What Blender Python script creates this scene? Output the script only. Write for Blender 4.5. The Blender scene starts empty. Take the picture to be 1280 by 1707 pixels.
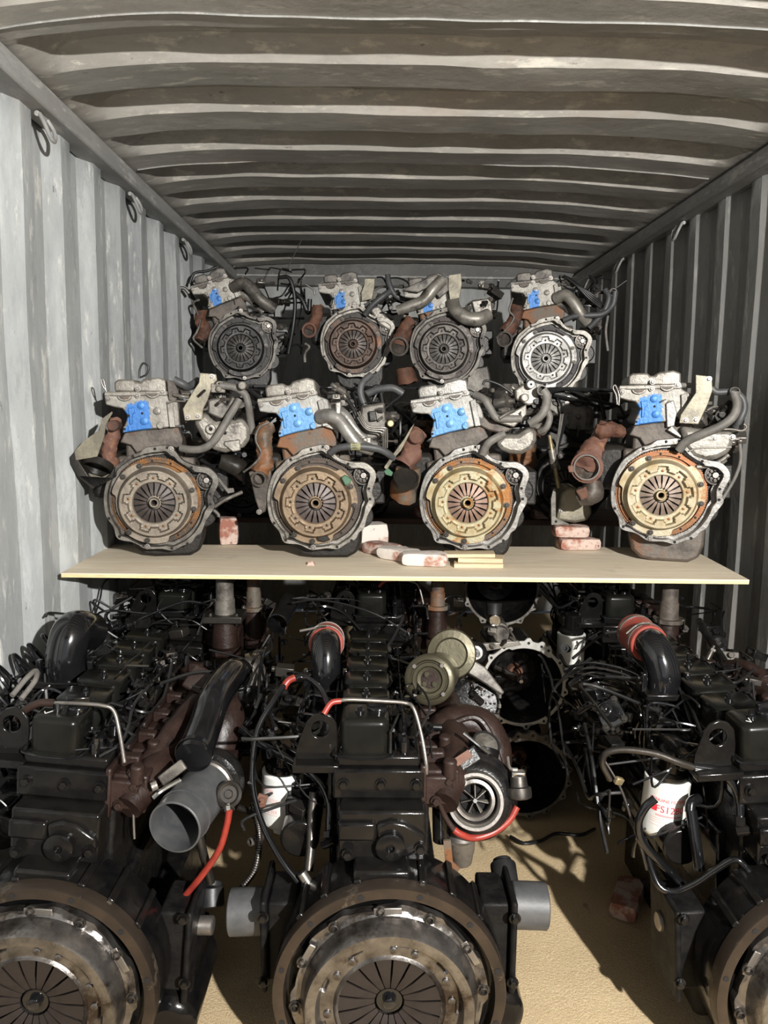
import bpy, math, random
from mathutils import Vector, Matrix, noise
random.seed(7)
PI = math.pi
S = bpy.context.scene
C = S.collection

# ------------------------------------------------------------------ camera
cam_data = bpy.data.cameras.new('camera')
cam = bpy.data.objects.new('camera', cam_data); C.objects.link(cam); S.camera = cam
cam_data.sensor_fit = 'VERTICAL'; cam_data.sensor_height = 36.0
cam_data.lens = 36.0 * 1282.0 / 1707.0
cam_data.clip_start = 0.05
_p, _y, _r = math.radians(7.7), math.radians(.54), math.radians(.6)
fw = Vector((math.sin(_y)*math.cos(_p), math.cos(_y)*math.cos(_p), -math.sin(_p)))
rt0 = Vector((math.cos(_y), -math.sin(_y), 0)); up0 = rt0.cross(fw)
rt = rt0*math.cos(_r) + up0*math.sin(_r); up = up0*math.cos(_r) - rt0*math.sin(_r)
cam.matrix_world = Matrix(((rt.x, up.x, -fw.x, 0), (rt.y, up.y, -fw.y, 0), (rt.z, up.z, -fw.z, 1.44), (0, 0, 0, 1)))

# ------------------------------------------------------------------ world, lamps, exposure
S.view_settings.view_transform = 'Standard'; S.view_settings.look = 'None'
S.view_settings.exposure = 0.0; S.view_settings.gamma = 1.0; S.view_settings.use_curve_mapping = False
world = bpy.data.worlds.new('night_sky'); S.world = world; world.use_nodes = True
world.node_tree.nodes['Background'].inputs[0].default_value = (.75, .85, 1, 1)
world.node_tree.nodes['Background'].inputs[1].default_value = .035

def lamp(name, kind, loc, energy, soft, color, target=None, **kw):
    d = bpy.data.lights.new(name, kind); d.energy = energy; d.color = color
    if kind in ('POINT', 'SPOT'): d.shadow_soft_size = soft
    for k, v in kw.items(): setattr(d, k, v)
    o = bpy.data.objects.new(name, d); C.objects.link(o); o.location = loc
    if target: o.rotation_euler = (Vector(target) - Vector(loc)).to_track_quat('-Z', 'Y').to_euler()
    return o
# the hard work lamp that stands at the open doors, right of the camera
lamp('work_lamp', 'SPOT', (1.15, -1.15, 2.10), 1060, .03, (1, .975, .935), (0.1, 4.2, 1.45), spot_size=math.radians(125), spot_blend=.8)
# soft fill lamp added outside the open doors, in place of ambient light
lamp('door_fill', 'AREA', (0.1, -1.6, 1.5), 9, 1, (.93, .96, 1), (0.1, 4, 1.2), shape='RECTANGLE', size=2.2, size_y=2.0)

# ------------------------------------------------------------------ materials
def nodes_of(name):
    m = bpy.data.materials.new(name); m.use_nodes = True
    nt = m.node_tree; b = nt.nodes['Principled BSDF']
    return m, nt, b
def N(nt, t, **kw):
    n = nt.nodes.new(t)
    for k, v in kw.items():
        if k.startswith('i_'):
            n.inputs[int(k[2:]) if k[2:].isdigit() else k[2:]].default_value = v
        else: setattr(n, k, v)
    return n
def c4(c): return (c[0], c[1], c[2], 1)
def noise_mask(nt, vec, scale, lo, hi, detail=6, stretch=None, rough=.6):
    if stretch:
        mp = N(nt, 'ShaderNodeMapping'); mp.inputs['Scale'].default_value = stretch
        nt.links.new(vec, mp.inputs['Vector']); vec = mp.outputs[0]
    n = N(nt, 'ShaderNodeTexNoise'); n.inputs['Scale'].default_value = scale
    n.inputs['Detail'].default_value = detail; n.inputs['Roughness'].default_value = rough
    nt.links.new(vec, n.inputs['Vector'])
    r = N(nt, 'ShaderNodeMapRange'); r.inputs['From Min'].default_value = lo; r.inputs['From Max'].default_value = hi
    nt.links.new(n.outputs['Fac'], r.inputs['Value'])
    return r.outputs[0], n.outputs['Fac']
def mixc(nt, fac, a, b):
    m = N(nt, 'ShaderNodeMix', data_type='RGBA')
    nt.links.new(fac, m.inputs['Factor']) if not isinstance(fac, float) else setattr(m.inputs['Factor'], 'default_value', fac)
    for s, v in ((6, a), (7, b)):
        if isinstance(v, tuple): m.inputs[s].default_value = c4(v)
        else: nt.links.new(v, m.inputs[s])
    return m.outputs[2]
def mat(name, c1, c2=None, scale=20, lo=.35, hi=.65, rough=.5, metal=0., bump=.0, bscale=80, rust=None, rlo=.55, rhi=.62, rscale=9, stretch=None, rough2=None, coat=0, paint=None, spec=.5):
    m, nt, b = nodes_of(name)
    tc = N(nt, 'ShaderNodeTexCoord'); vec = tc.outputs['Object']
    b.inputs['Roughness'].default_value = rough; b.inputs['Metallic'].default_value = metal
    b.inputs['Specular IOR Level'].default_value = spec; b.inputs['Coat Weight'].default_value = coat; b.inputs['Coat Roughness'].default_value = .12
    col = c1
    if c2 is not None:
        f, raw = noise_mask(nt, vec, scale, lo, hi, stretch=stretch); col = mixc(nt, f, c1, c2)
        if rough2 is not None:
            r = N(nt, 'ShaderNodeMapRange'); r.inputs['To Min'].default_value = rough; r.inputs['To Max'].default_value = rough2
            nt.links.new(f, r.inputs['Value']); nt.links.new(r.outputs[0], b.inputs['Roughness'])
    if rust is not None:
        f2, _ = noise_mask(nt, vec, rscale, rlo, rhi, detail=8, rough=.7); col = mixc(nt, f2, col, rust)
    if paint is not None:           # brushed paint patch around a point of the casting (x, z, half width, half height)
        pc, px_, pz_, pw, ph = paint
        sx = N(nt, 'ShaderNodeSeparateXYZ'); nt.links.new(vec, sx.inputs[0])
        _, nr = noise_mask(nt, vec, 26, 0, 1, detail=8)
        n2 = N(nt, 'ShaderNodeMath', operation='MULTIPLY_ADD'); n2.inputs[1].default_value = 2.2; n2.inputs[2].default_value = -.6; nt.links.new(nr, n2.inputs[0]); nr = n2.outputs[0]
        def term(out, c, w):
            a = N(nt, 'ShaderNodeMath', operation='SUBTRACT'); a.inputs[1].default_value = c; nt.links.new(out, a.inputs[0])
            a2 = N(nt, 'ShaderNodeMath', operation='ABSOLUTE'); nt.links.new(a.outputs[0], a2.inputs[0])
            a3 = N(nt, 'ShaderNodeMath', operation='DIVIDE'); a3.inputs[1].default_value = w; nt.links.new(a2.outputs[0], a3.inputs[0])
            return a3.outputs[0]
        mx = N(nt, 'ShaderNodeMath', operation='MAXIMUM'); nt.links.new(term(sx.outputs[0], px_, pw), mx.inputs[0]); nt.links.new(term(sx.outputs[2], pz_, ph), mx.inputs[1])
        yy = N(nt, 'ShaderNodeMath', operation='MULTIPLY'); yy.inputs[1].default_value = 30; nt.links.new(sx.outputs[1], yy.inputs[0])
        y2 = N(nt, 'ShaderNodeMath', operation='MAXIMUM'); nt.links.new(mx.outputs[0], y2.inputs[0]); nt.links.new(yy.outputs[0], y2.inputs[1])
        ad = N(nt, 'ShaderNodeMath', operation='ADD'); nt.links.new(y2.outputs[0], ad.inputs[0]); nt.links.new(nr, ad.inputs[1])
        mr = N(nt, 'ShaderNodeMapRange'); mr.inputs['From Min'].default_value = 1.42; mr.inputs['From Max'].default_value = 1.50
        mr.inputs['To Min'].default_value = 1; mr.inputs['To Max'].default_value = 0; nt.links.new(ad.outputs[0], mr.inputs['Value'])
        col = mixc(nt, mr.outputs[0], col, pc)
    if isinstance(col, tuple): b.inputs['Base Color'].default_value = c4(col)
    else: nt.links.new(col, b.inputs['Base Color'])
    if bump:
        _, nf = noise_mask(nt, vec, bscale, 0, 1, detail=4)
        bp = N(nt, 'ShaderNodeBump'); bp.inputs['Strength'].default_value = bump; bp.inputs['Distance'].default_value = .002
        nt.links.new(nf, bp.inputs['Height']); nt.links.new(bp.outputs[0], b.inputs['Normal'])
    return m
M = {}
M['black'] = mat('oily_black_paint', (.0035, .0035, .004), (.010, .009, .008), 14, rough=.09, rough2=.20, bump=.3, bscale=60, spec=.3)
M['black_lid'] = mat('satin_black_lid', (.0045, .0047, .0045), (.0085, .0085, .007), 10, rough=.15, rough2=.27, bump=.12, bscale=50, spec=.22)
M['black_cast'] = mat('rough_black_casting', (.005, .005, .0055), (.013, .012, .011), 30, rough=.16, rough2=.32, bump=.6, bscale=120, spec=.24)
M['black_matt'] = mat('dull_black_casting', (.005, .005, .0055), (.013, .012, .011), 30, rough=.4, rough2=.55, bump=.6, bscale=120, spec=.12)
M['flange_pale'] = mat('pale_machined_flange', (.52, .51, .48), (.36, .35, .32), 16, rough=.4, metal=.3, bump=.3)
M['gloss'] = mat('gloss_black_tube', (.004, .004, .0045), (.008, .008, .009), 10, rough=.13, bump=.12, bscale=30, coat=.4)
M['rubber'] = mat('black_rubber', (.008, .008, .009), (.018, .018, .018), 25, rough=.42, bump=.2)
M['rubber_grey'] = mat('dusty_grey_rubber', (.045, .047, .05), (.075, .075, .075), 25, rough=.5, bump=.3)
M['hose_grey'] = mat('dusty_hose', (.10, .094, .084), (.17, .158, .14), 30, rough=.6, bump=.3)
M['hole'] = mat('painted_hole_shade', (.006, .005, .005), rough=.8)  # near-black colour stands in for the shade inside holes, bores and slots
M['alu'] = mat('cast_aluminium', (0.2812, 0.2627, 0.2294), (0.1628, 0.148, 0.1258), 16, lo=.42, hi=.58, rough=.42, metal=.35, bump=.6, bscale=90, rust=(0.0407, 0.0333, 0.02738), rlo=.55, rhi=.66, rscale=14)
M['alu_bright'] = mat('bright_aluminium', (0.322, 0.308, 0.287), (0.196, 0.1855, 0.168), 16, lo=.42, hi=.58, rough=.36, metal=.5, bump=.5, bscale=90, rust=(0.056, 0.049, 0.0455), rlo=.58, rhi=.70, rscale=15)
M['alu_head'] = mat('head_with_blue_paint', (0.288, 0.2736, 0.2412), (0.1728, 0.1584, 0.1368), 16, lo=.42, hi=.58, rough=.45, metal=.25, bump=.6, bscale=90, rust=(0.0432, 0.036, 0.03096), rlo=.58, rhi=.68, rscale=14, paint=((.032, .15, .43), -.050, .272, .042, .060))
M['alu_head_wide'] = mat('head_with_pale_blue_paint', (0.3168, 0.3096, 0.288), (0.2016, 0.1908, 0.1728), 16, lo=.42, hi=.58, rough=.45, metal=.25, bump=.6, bscale=90, rust=(0.0576, 0.0504, 0.0432), rlo=.58, rhi=.68, rscale=14, paint=((.10, .25, .48), -.035, .275, .060, .058))
M['alu_head_small'] = mat('head_with_small_blue_spot', (0.32, 0.304, 0.268), (0.192, 0.176, 0.152), 16, lo=.42, hi=.58, rough=.45, metal=.25, bump=.6, bscale=90, rust=(0.048, 0.04, 0.0344), rlo=.56, rhi=.66, rscale=14, paint=((.035, .15, .40), -.050, .272, .026, .040))
M['alu_dull'] = mat('dirty_aluminium', (0.17, 0.1573, 0.136), (0.085, 0.0748, 0.06375), 16, lo=.42, hi=.58, rough=.5, metal=.3, bump=.6, rust=(0.02975, 0.0238, 0.02125), rlo=.50, rhi=.64)
M['iron'] = mat('grimy_cast_iron', (.12, .10, .082), (.055, .045, .037), 14, lo=.42, hi=.58, rough=.55, metal=.2, bump=.7, rust=(.15, .065, .03), rlo=.58, rhi=.68)
M['iron_rust'] = mat('rust_stained_iron', (0.1105, 0.0935, 0.07225), (0.1785, 0.07225, 0.0255), 9, lo=.44, hi=.56, rough=.6, bump=.7, metal=.1, rust=(0.0425, 0.034, 0.02975), rlo=.56, rhi=.66, rscale=15)
M['iron_dark'] = mat('dark_iron', (.012, .011, .010), (.026, .022, .018), 20, rough=.4, bump=.6, spec=.3)
M['rust'] = mat('rusty_manifold', (0.085, 0.0357, 0.0221), (0.1445, 0.06375, 0.0357), 18, rough=.75, bump=.9, rust=(0.034, 0.02125, 0.017), rlo=.52, rhi=.64, rscale=14)
M['rust_pink'] = mat('dusty_rust_manifold', (0.17, 0.085, 0.0595), (0.102, 0.0442, 0.02975), 18, rough=.75, bump=.9, rust=(0.2295, 0.1105, 0.05525), rlo=.56, rhi=.66, rscale=16)
M['brown'] = mat('oily_brown_manifold', (.0135, .0072, .0058), (.028, .0145, .011), 16, rough=.34, rough2=.55, bump=.8, bscale=90, rust=(.008, .006, .0055), rlo=.56, rhi=.66, spec=.35)
M['steel'] = mat('bare_steel', (.36, .34, .31), (.20, .18, .165), 20, rough=.28, rough2=.5, metal=.85, bump=.3)
M['steel_dark'] = mat('dark_steel', (.11, .10, .09), (.05, .045, .04), 14, rough=.3, rough2=.5, metal=.85, bump=.3)
M['bright'] = mat('bright_steel', (.72, .70, .66), (.5, .48, .45), 20, rough=.2, metal=1., bump=.2)
M['olive'] = mat('oily_olive_plate', (.095, .085, .053), (.05, .044, .027), 8, rough=.3, rough2=.5, metal=.6, bump=.3)
M['red'] = mat('red_hose', (.30, .036, .022), (.18, .022, .016), 24, rough=.38, bump=.2)
M['red_dusty'] = mat('dusty_red_silicone', (.33, .06, .042), (.21, .04, .03), 20, rough=.5, bump=.3, rust=(.06, .022, .018), rlo=.58, rhi=.70, rscale=14)
M['white'] = mat('white_filter_can', (.76, .77, .74), (.62, .62, .58), 6, rough=.32, bump=.05, rust=(.42, .38, .30), rlo=.64, rhi=.80)
M['ink_red'] = mat('red_print', (.70, .03, .05), rough=.4)
M['ink_pink'] = mat('faded_red_print', (.62, .30, .30), rough=.5)
M['ink_grey'] = mat('grey_print', (.30, .22, .22), rough=.5)
M['chalk'] = mat('chalk_mark', (.75, .76, .74), rough=.8)
M['green'] = mat('green_plastic', (.05, .13, .07), rough=.5)
M['yellow'] = mat('yellow_band', (.42, .40, .16), (.26, .25, .12), 30, rough=.6)
M['brass'] = mat('dull_brass', (0.368, 0.296, 0.16), (0.24, 0.192, 0.112), 30, rough=.45, metal=.6)
M['galv'] = mat('yellow_galvanised', (0.248, 0.224, 0.16), (0.144, 0.128, 0.096), 12, lo=.42, hi=.58, rough=.45, metal=.3, bump=.4, rust=(0.08, 0.068, 0.048), rlo=.58, rhi=.68, rscale=16)
M['brick'] = mat('old_pink_brick', (.30, .125, .088), (.52, .40, .34), 16, lo=.42, hi=.52, rough=.9, bump=.9, bscale=70, rust=(.16, .065, .05), rlo=.58, rhi=.66, rscale=22)
M['brick_white'] = mat('whitewashed_brick', (.66, .60, .54), (.36, .18, .13), 14, lo=.54, hi=.64, rough=.9, bump=.9, bscale=70, rust=(.30, .22, .18), rlo=.62, rhi=.70, rscale=26)
M['wood'] = mat('pale_offcut', (.66, .54, .36), (.52, .40, .25), 10, rough=.7, bump=.3, stretch=(1, 6, 6))
M['wire'] = mat('black_wire', (.01, .01, .01), rough=.35)
# clutch palettes: cover, fingers, flywheel
def clutch_pal(name, cov, cov2, fing, fly, rustc=None, rlo=.5, rhi=.62, metal=.45, flyrust=None):
    return (mat(name+'_cover', cov, cov2, 18, rough=.42, rough2=.6, metal=metal, bump=.5, rust=rustc, rlo=rlo, rhi=rhi, rscale=11),
            mat(name+'_fingers', fing, tuple(v*.7 for v in fing), 25, rough=.5, metal=.3, bump=.3),
            mat(name+'_flywheel', fly, tuple(v*.5 for v in fly), 12, rough=.5, metal=.5, bump=.4, rust=flyrust, rlo=.44, rhi=.56, rscale=6))
PAL = {
'tan':    clutch_pal('tan_clutch', (.27, .23, .18), (.16, .135, .11), (.075, .058, .050), (.055, .048, .040), rustc=(.10, .08, .065), rlo=.60, rhi=.70, flyrust=(.20, .085, .02)),
 'brown':  clutch_pal('brown_clutch', (.26, .19, .12), (.15, .105, .068), (.14, .11, .10), (.07, .052, .04), rustc=(.09, .065, .048), rlo=.60, rhi=.70),
 'orange': clutch_pal('orange_clutch', (.40, .37, .25), (.30, .22, .10), (.30, .19, .14), (.12, .09, .07), rustc=(.28, .11, .02), rlo=.53, rhi=.60, metal=.25, flyrust=(.24, .095, .018)),
 'yellow': clutch_pal('yellow_clutch', (.44, .40, .29), (.32, .235, .115), (.28, .21, .165), (.20, .10, .045), rustc=(.30, .15, .045), rlo=.58, rhi=.66, metal=.25, flyrust=(.30, .12, .05)),
 'black':  clutch_pal('black_clutch', (.04, .038, .036), (.02, .019, .018), (.075, .07, .062), (.03, .028, .025)),
 'rustbrown': clutch_pal('rust_brown_clutch', (.085, .055, .04), (.045, .03, .024), (.12, .095, .082), (.04, .034, .03), rustc=(.13, .06, .032), rlo=.54, rhi=.64),
 'grey':   clutch_pal('grey_clutch', (.085, .075, .066), (.05, .043, .038), (.13, .12, .108), (.045, .034, .03)),
 'silver': clutch_pal('silver_clutch', (.44, .43, .41), (.28, .27, .25), (.30, .29, .27), (.03, .027, .027), rustc=(.12, .11, .10), rlo=.58, rhi=.66),
}
BIGC = clutch_pal('oiled_steel_clutch', (.29, .275, .262), (.11, .10, .092), (.030, .023, .021), (.012, .012, .012), rustc=(.07, .055, .045), rlo=.52, rhi=.62, metal=.9)
BIGC[0].node_tree.nodes['Principled BSDF'].inputs['Roughness'].default_value = .3
for l_ in list(BIGC[0].node_tree.links):
    if l_.to_socket.name == 'Roughness': BIGC[0].node_tree.links.remove(l_)

# ------------------------------------------------------------------ mesh buffer
def catmull(pts, res, closed=False):
    P = [Vector(p) for p in pts]
    if len(P) < 3 and not closed: return P
    out = []; n = len(P)
    for i in range(n if closed else n-1):
        p0 = P[(i-1) % n] if (closed or i > 0) else P[0]*2-P[1]
        p1 = P[i]; p2 = P[(i+1) % n]
        p3 = P[(i+2) % n] if (closed or i+2 < n) else P[-1]*2-P[-2]
        for k in range(res):
            t = k/res
            out.append(.5*((2*p1)+(p2-p0)*t+(2*p0-5*p1+4*p2-p3)*t*t+(3*p1-p0-3*p2+p3)*t**3))
    if not closed: out.append(P[-1])
    return out
def basis(d):
    d = Vector(d).normalized()
    a = Vector((0, 0, 1)) if abs(d.z) < .9 else Vector((1, 0, 0))
    u = d.cross(a).normalized(); return u, d.cross(u).normalized(), d
class MB:
    def __init__(s): s.v = []; s.f = []
    def add(s, vs, fs):
        o = len(s.v); s.v += [tuple(v) for v in vs]; s.f += [tuple(i+o for i in f) for f in fs]; return s
    def box(s, x0, x1, y0, y1, z0, z1, R=None, c=None):
        vs = [Vector((x, y, z)) for z in (z0, z1) for y in (y0, y1) for x in (x0, x1)]
        if R is not None:
            c = Vector(c) if c else Vector(((x0+x1)/2, (y0+y1)/2, (z0+z1)/2))
            vs = [c + R @ (v-c) for v in vs]
        return s.add(vs, [(0, 2, 3, 1), (4, 5, 7, 6), (0, 1, 5, 4), (2, 6, 7, 3), (0, 4, 6, 2), (1, 3, 7, 5)])
    def frustum(s, a, b, y0, y1):    # a, b = (x0,x1,z0,z1) rectangles at y0 and y1
        vs = [(x, y, z) for (x0, x1, z0, z1), y in ((a, y0), (b, y1)) for x, z in ((x0, z0), (x1, z0), (x1, z1), (x0, z1))]
        return s.add(vs, [(0, 1, 2, 3), (7, 6, 5, 4), (0, 4, 5, 1), (1, 5, 6, 2), (2, 6, 7, 3), (3, 7, 4, 0)])
    def prism(s, pts, y0, y1, taper=1.0):
        n = len(pts); cx = sum(p[0] for p in pts)/n; cz = sum(p[1] for p in pts)/n
        area = sum(pts[i][0]*pts[(i+1) % n][1]-pts[(i+1) % n][0]*pts[i][1] for i in range(n))
        if area < 0: pts = pts[::-1]
        vs = [(cx+(x-cx)*taper, y0, cz+(z-cz)*taper) for x, z in pts] + [(x, y1, z) for x, z in pts]
        fs = [tuple(range(n)), tuple(range(2*n-1, n-1, -1))]
        fs += [(i, n+i, n+(i+1) % n, (i+1) % n) for i in range(n)]
        return s.add(vs, fs)
    def ring(s, outer, inner, y0, y1):    # lists of (x,z) of the same length
        n = len(outer)
        vs = [(x, y0, z) for x, z in outer]+[(x, y0, z) for x, z in inner]+[(x, y1, z) for x, z in outer]+[(x, y1, z) for x, z in inner]
        fs = []
        for i in range(n):
            j = (i+1) % n
            fs += [(i, n+i, n+j, j), (2*n+i, 2*n+j, 3*n+j, 3*n+i), (i, j, 2*n+j, 2*n+i), (n+i, 3*n+i, 3*n+j, n+j)]
        return s.add(vs, fs)
    def lathe(s, prof, p=(0, 0, 0), d=(0, -1, 0), n=24, a0=0, a1=2*PI, cap=True):
        u, w, dd = basis(d); p = Vector(p); full = abs(a1-a0-2*PI) < 1e-4
        m = n if full else n+1; vs = []; fs = []
        for r, t in prof:
            for i in range(m):
                a = a0+(a1-a0)*i/n
                vs.append(p+dd*t+(u*math.cos(a)+w*math.sin(a))*max(r, 1e-5))
        for j in range(len(prof)-1):
            for i in range(m if full else n):
                k = (i+1) % m
                fs.append((j*m+i, j*m+k, (j+1)*m+k, (j+1)*m+i))
        if full and len(prof) >= 4 and abs(prof[0][0]-prof[-1][0]) < 1e-5:      # a closed ring section
            L = (len(prof)-1)*m
            for i in range(n): fs.append((L+i, L+(i+1) % m, (i+1) % m, i))
        elif full and cap:
            if prof[0][0] > 1e-4: fs.append(tuple(range(m-1, -1, -1)))
            if prof[-1][0] > 1e-4: fs.append(tuple((len(prof)-1)*m+i for i in range(m)))
        return s.add(vs, fs)
    def cyl(s, p0, p1, r, r1=None, n=16):
        p0 = Vector(p0); p1 = Vector(p1); L = (p1-p0).length
        return s.lathe([(r, 0), (r if r1 is None else r1, L)], p0, p1-p0, n)
    def pipe(s, p0, p1, ro, ri, n=24):    # open hollow tube with wall
        p0 = Vector(p0); p1 = Vector(p1); L = (p1-p0).length; e = min(.003, (ro-ri)*.4)
        s.lathe([(ri, 0), (ro-e, 0), (ro, e), (ro, L-e), (ro-e, L), (ri, L)], p0, p1-p0, n)
        return s
    def tube(s, pts, r, n=8, res=6, hollow=False):
        P = catmull(pts, res) if len(pts) > 2 else [Vector(p) for p in pts]
        m = len(P); rs = r if isinstance(r, (list, tuple)) else [r]
        u = None; vs = []; fs = []
        for i, p in enumerate(P):
            d = (P[min(i+1, m-1)]-P[max(i-1, 0)]).normalized()
            if u is None: u, _, _ = basis(d)
            else: u = (u-d*u.dot(d)).normalized()
            w = d.cross(u); t = i/(m-1)*(len(rs)-1); k = min(int(t), len(rs)-2) if len(rs) > 1 else 0
            rr = rs[0] if len(rs) == 1 else rs[k]+(rs[k+1]-rs[k])*(t-k)
            for j in range(n):
                a = 2*PI*j/n; vs.append(p+(u*math.cos(a)+w*math.sin(a))*rr)
        for i in range(m-1):
            for j in range(n):
                k = (j+1) % n; fs.append((i*n+j, i*n+k, (i+1)*n+k, (i+1)*n+j))
        fs += [tuple(range(n-1, -1, -1)), tuple((m-1)*n+j for j in range(n))]
        return s.add(vs, fs)
    def sphere(s, c, r, n=12, sc=(1, 1, 1)):
        o = len(s.v); s.lathe([(r*math.sin(PI*k/8), -r*math.cos(PI*k/8)) for k in range(9)], (0, 0, 0), (0, 0, 1), n)
        for i in range(o, len(s.v)):
            v = s.v[i]; s.v[i] = (v[0]*sc[0]+c[0], v[1]*sc[1]+c[1], v[2]*sc[2]+c[2])
        return s
    def jitter(s, a, sc=8):
        s.v = [tuple(Vector(v)+noise.noise_vector(Vector(v)*sc)*a) for v in s.v]; return s
    def mesh(s, name, m, ang=38):
        me = bpy.data.meshes.new(name); me.from_pydata(s.v, [], s.f); me.materials.append(m)
        me.polygons.foreach_set('use_smooth', [True]*len(me.polygons))
        me.set_sharp_from_angle(angle=math.radians(ang)); return me
    def obj(s, name, m, parent=None, bevel=0, ang=38, label=None, loc=None, rot=None):
        return put(name, s.mesh(name, m, ang), parent, bevel, label, loc, rot)
def put(name, me, parent=None, bevel=0, label=None, loc=None, rot=None):
    o = bpy.data.objects.new(name, me); C.objects.link(o)
    if parent: o.parent = parent
    if loc is not None: o.location = loc
    if rot is not None: o.rotation_euler = rot
    if label: o['label'] = label
    if bevel:
        b = o.modifiers.new('edge', 'BEVEL'); b.width = bevel; b.segments = 2; b.limit_method = 'ANGLE'; b.angle_limit = math.radians(40)
        b.harden_normals = False
    return o
def thing(name, label, cat, loc=(0, 0, 0), rot=(0, 0, 0), group=None):
    o = bpy.data.objects.new(name, None); o.empty_display_size = .05; C.objects.link(o); o.location = loc; o.rotation_euler = rot
    o['label'] = label; o['category'] = cat
    if group: o['group'] = group
    return o
def tag(o, label, cat, group=None):
    o['label'] = label; o['category'] = cat
    if group: o['group'] = group
    return o
def struct(o): o['kind'] = 'structure'; return o

# hex bolt heads (axis -y) shared meshes
def bolt_mesh(r, h, m, washer=True):
    b = MB()
    if washer: b.lathe([(r*1.45, 0), (r*1.45, h*.25), (r, h*.25)], (0, 0, 0), (0, -1, 0), 12)
    b.lathe([(r, 0), (r, h*.85), (r*.8, h)], (0, 0, 0), (0, -1, 0), 6)
    return b.mesh('bolt', m, 30)
BOLT = {'s': bolt_mesh(.0065, .008, M['steel']), 'd': bolt_mesh(.0065, .008, M['steel_dark']), 'b': bolt_mesh(.009, .012, M['black']),
        'big': bolt_mesh(.0095, .012, M['steel_dark']), 'br': bolt_mesh(.008, .012, M['brown']), 'tiny': bolt_mesh(.004, .005, M['steel'])}
def hole_mesh(r):   # black disc for a drilled hole, its shade put into the colour
    b = MB(); b.lathe([(r, .0006), (r, -.004), (0, -.004)], (0, 0, 0), (0, -1, 0), 14); return b.mesh('bolt_hole', M['hole'])
HOLE = {k: hole_mesh(k/1000) for k in (4, 5, 6, 8)}

# ------------------------------------------------------------------ the container
XL, XR, ZC, YB, YF = -1.0, 1.345, 2.37, 5.36, -0.66
def wall_mat(name, base, dark, streak, rustc, stretch, roughn=.6, rlo=.62, metal=.1):
    m, nt, b = nodes_of(name)
    tc = N(nt, 'ShaderNodeTexCoord'); vec = tc.outputs['Object']
    f1, _ = noise_mask(nt, vec, 3.2, .40, .60, detail=10, stretch=stretch, rough=.7)
    col = mixc(nt, f1, base, dark)
    f6, _ = noise_mask(nt, vec, 16, .48, .56, detail=10, stretch=stretch, rough=.8); col = mixc(nt, f6, col, tuple(v*.74 for v in base))
    f5, _ = noise_mask(nt, vec, 1.7, .56, .66, detail=8, stretch=(1, 1, .6), rough=.7); f7 = N(nt, 'ShaderNodeMath', operation='MULTIPLY'); f7.inputs[1].default_value = .45
    nt.links.new(f5, f7.inputs[0]); col = mixc(nt, f7.outputs[0], col, tuple(a*.6+b_*.4 for a, b_ in zip(base, rustc)))
    f2, _ = noise_mask(nt, vec, 22, .56, .66, detail=8, stretch=stretch, rough=.7); col = mixc(nt, f2, col, streak)
    f4, _ = noise_mask(nt, vec, 30, .63, .67, detail=8, stretch=stretch, rough=.8); col = mixc(nt, f4, col, tuple(v*.45 for v in dark))
    f3, _ = noise_mask(nt, vec, 5.5, rlo, rlo+.05, detail=10, rough=.78); col = mixc(nt, f3, col, rustc)
    nt.links.new(col, b.inputs['Base Color'])
    b.inputs['Roughness'].default_value = roughn; b.inputs['Metallic'].default_value = metal
    _, nf = noise_mask(nt, vec, 30, 0, 1, detail=6)
    bp = N(nt, 'ShaderNodeBump'); bp.inputs['Strength'].default_value = .35; bp.inputs['Distance'].default_value = .004
    nt.links.new(nf, bp.inputs['Height']); nt.links.new(bp.outputs[0], b.inputs['Normal'])
    return m
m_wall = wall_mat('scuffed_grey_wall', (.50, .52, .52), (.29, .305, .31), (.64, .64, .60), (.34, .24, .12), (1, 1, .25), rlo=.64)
m_wallr = wall_mat('darker_grey_wall', (.36, .36, .345), (.24, .24, .225), (.46, .45, .42), (.26, .14, .07), (1, 1, .22), rlo=.70)  # right wall: darker grey base than the left
m_ceil = wall_mat('stained_grey_roof', (.48, .455, .415), (.31, .295, .265), (.58, .55, .48), (.24, .12, .05), (.35, 1, 1), .5, rlo=.665, metal=.15)
m_rail = wall_mat('grey_rail_paint', (.34, .34, .325), (.25, .25, .24), (.44, .43, .41), (.28, .15, .08), (1, .25, 1), rlo=.70)

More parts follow.
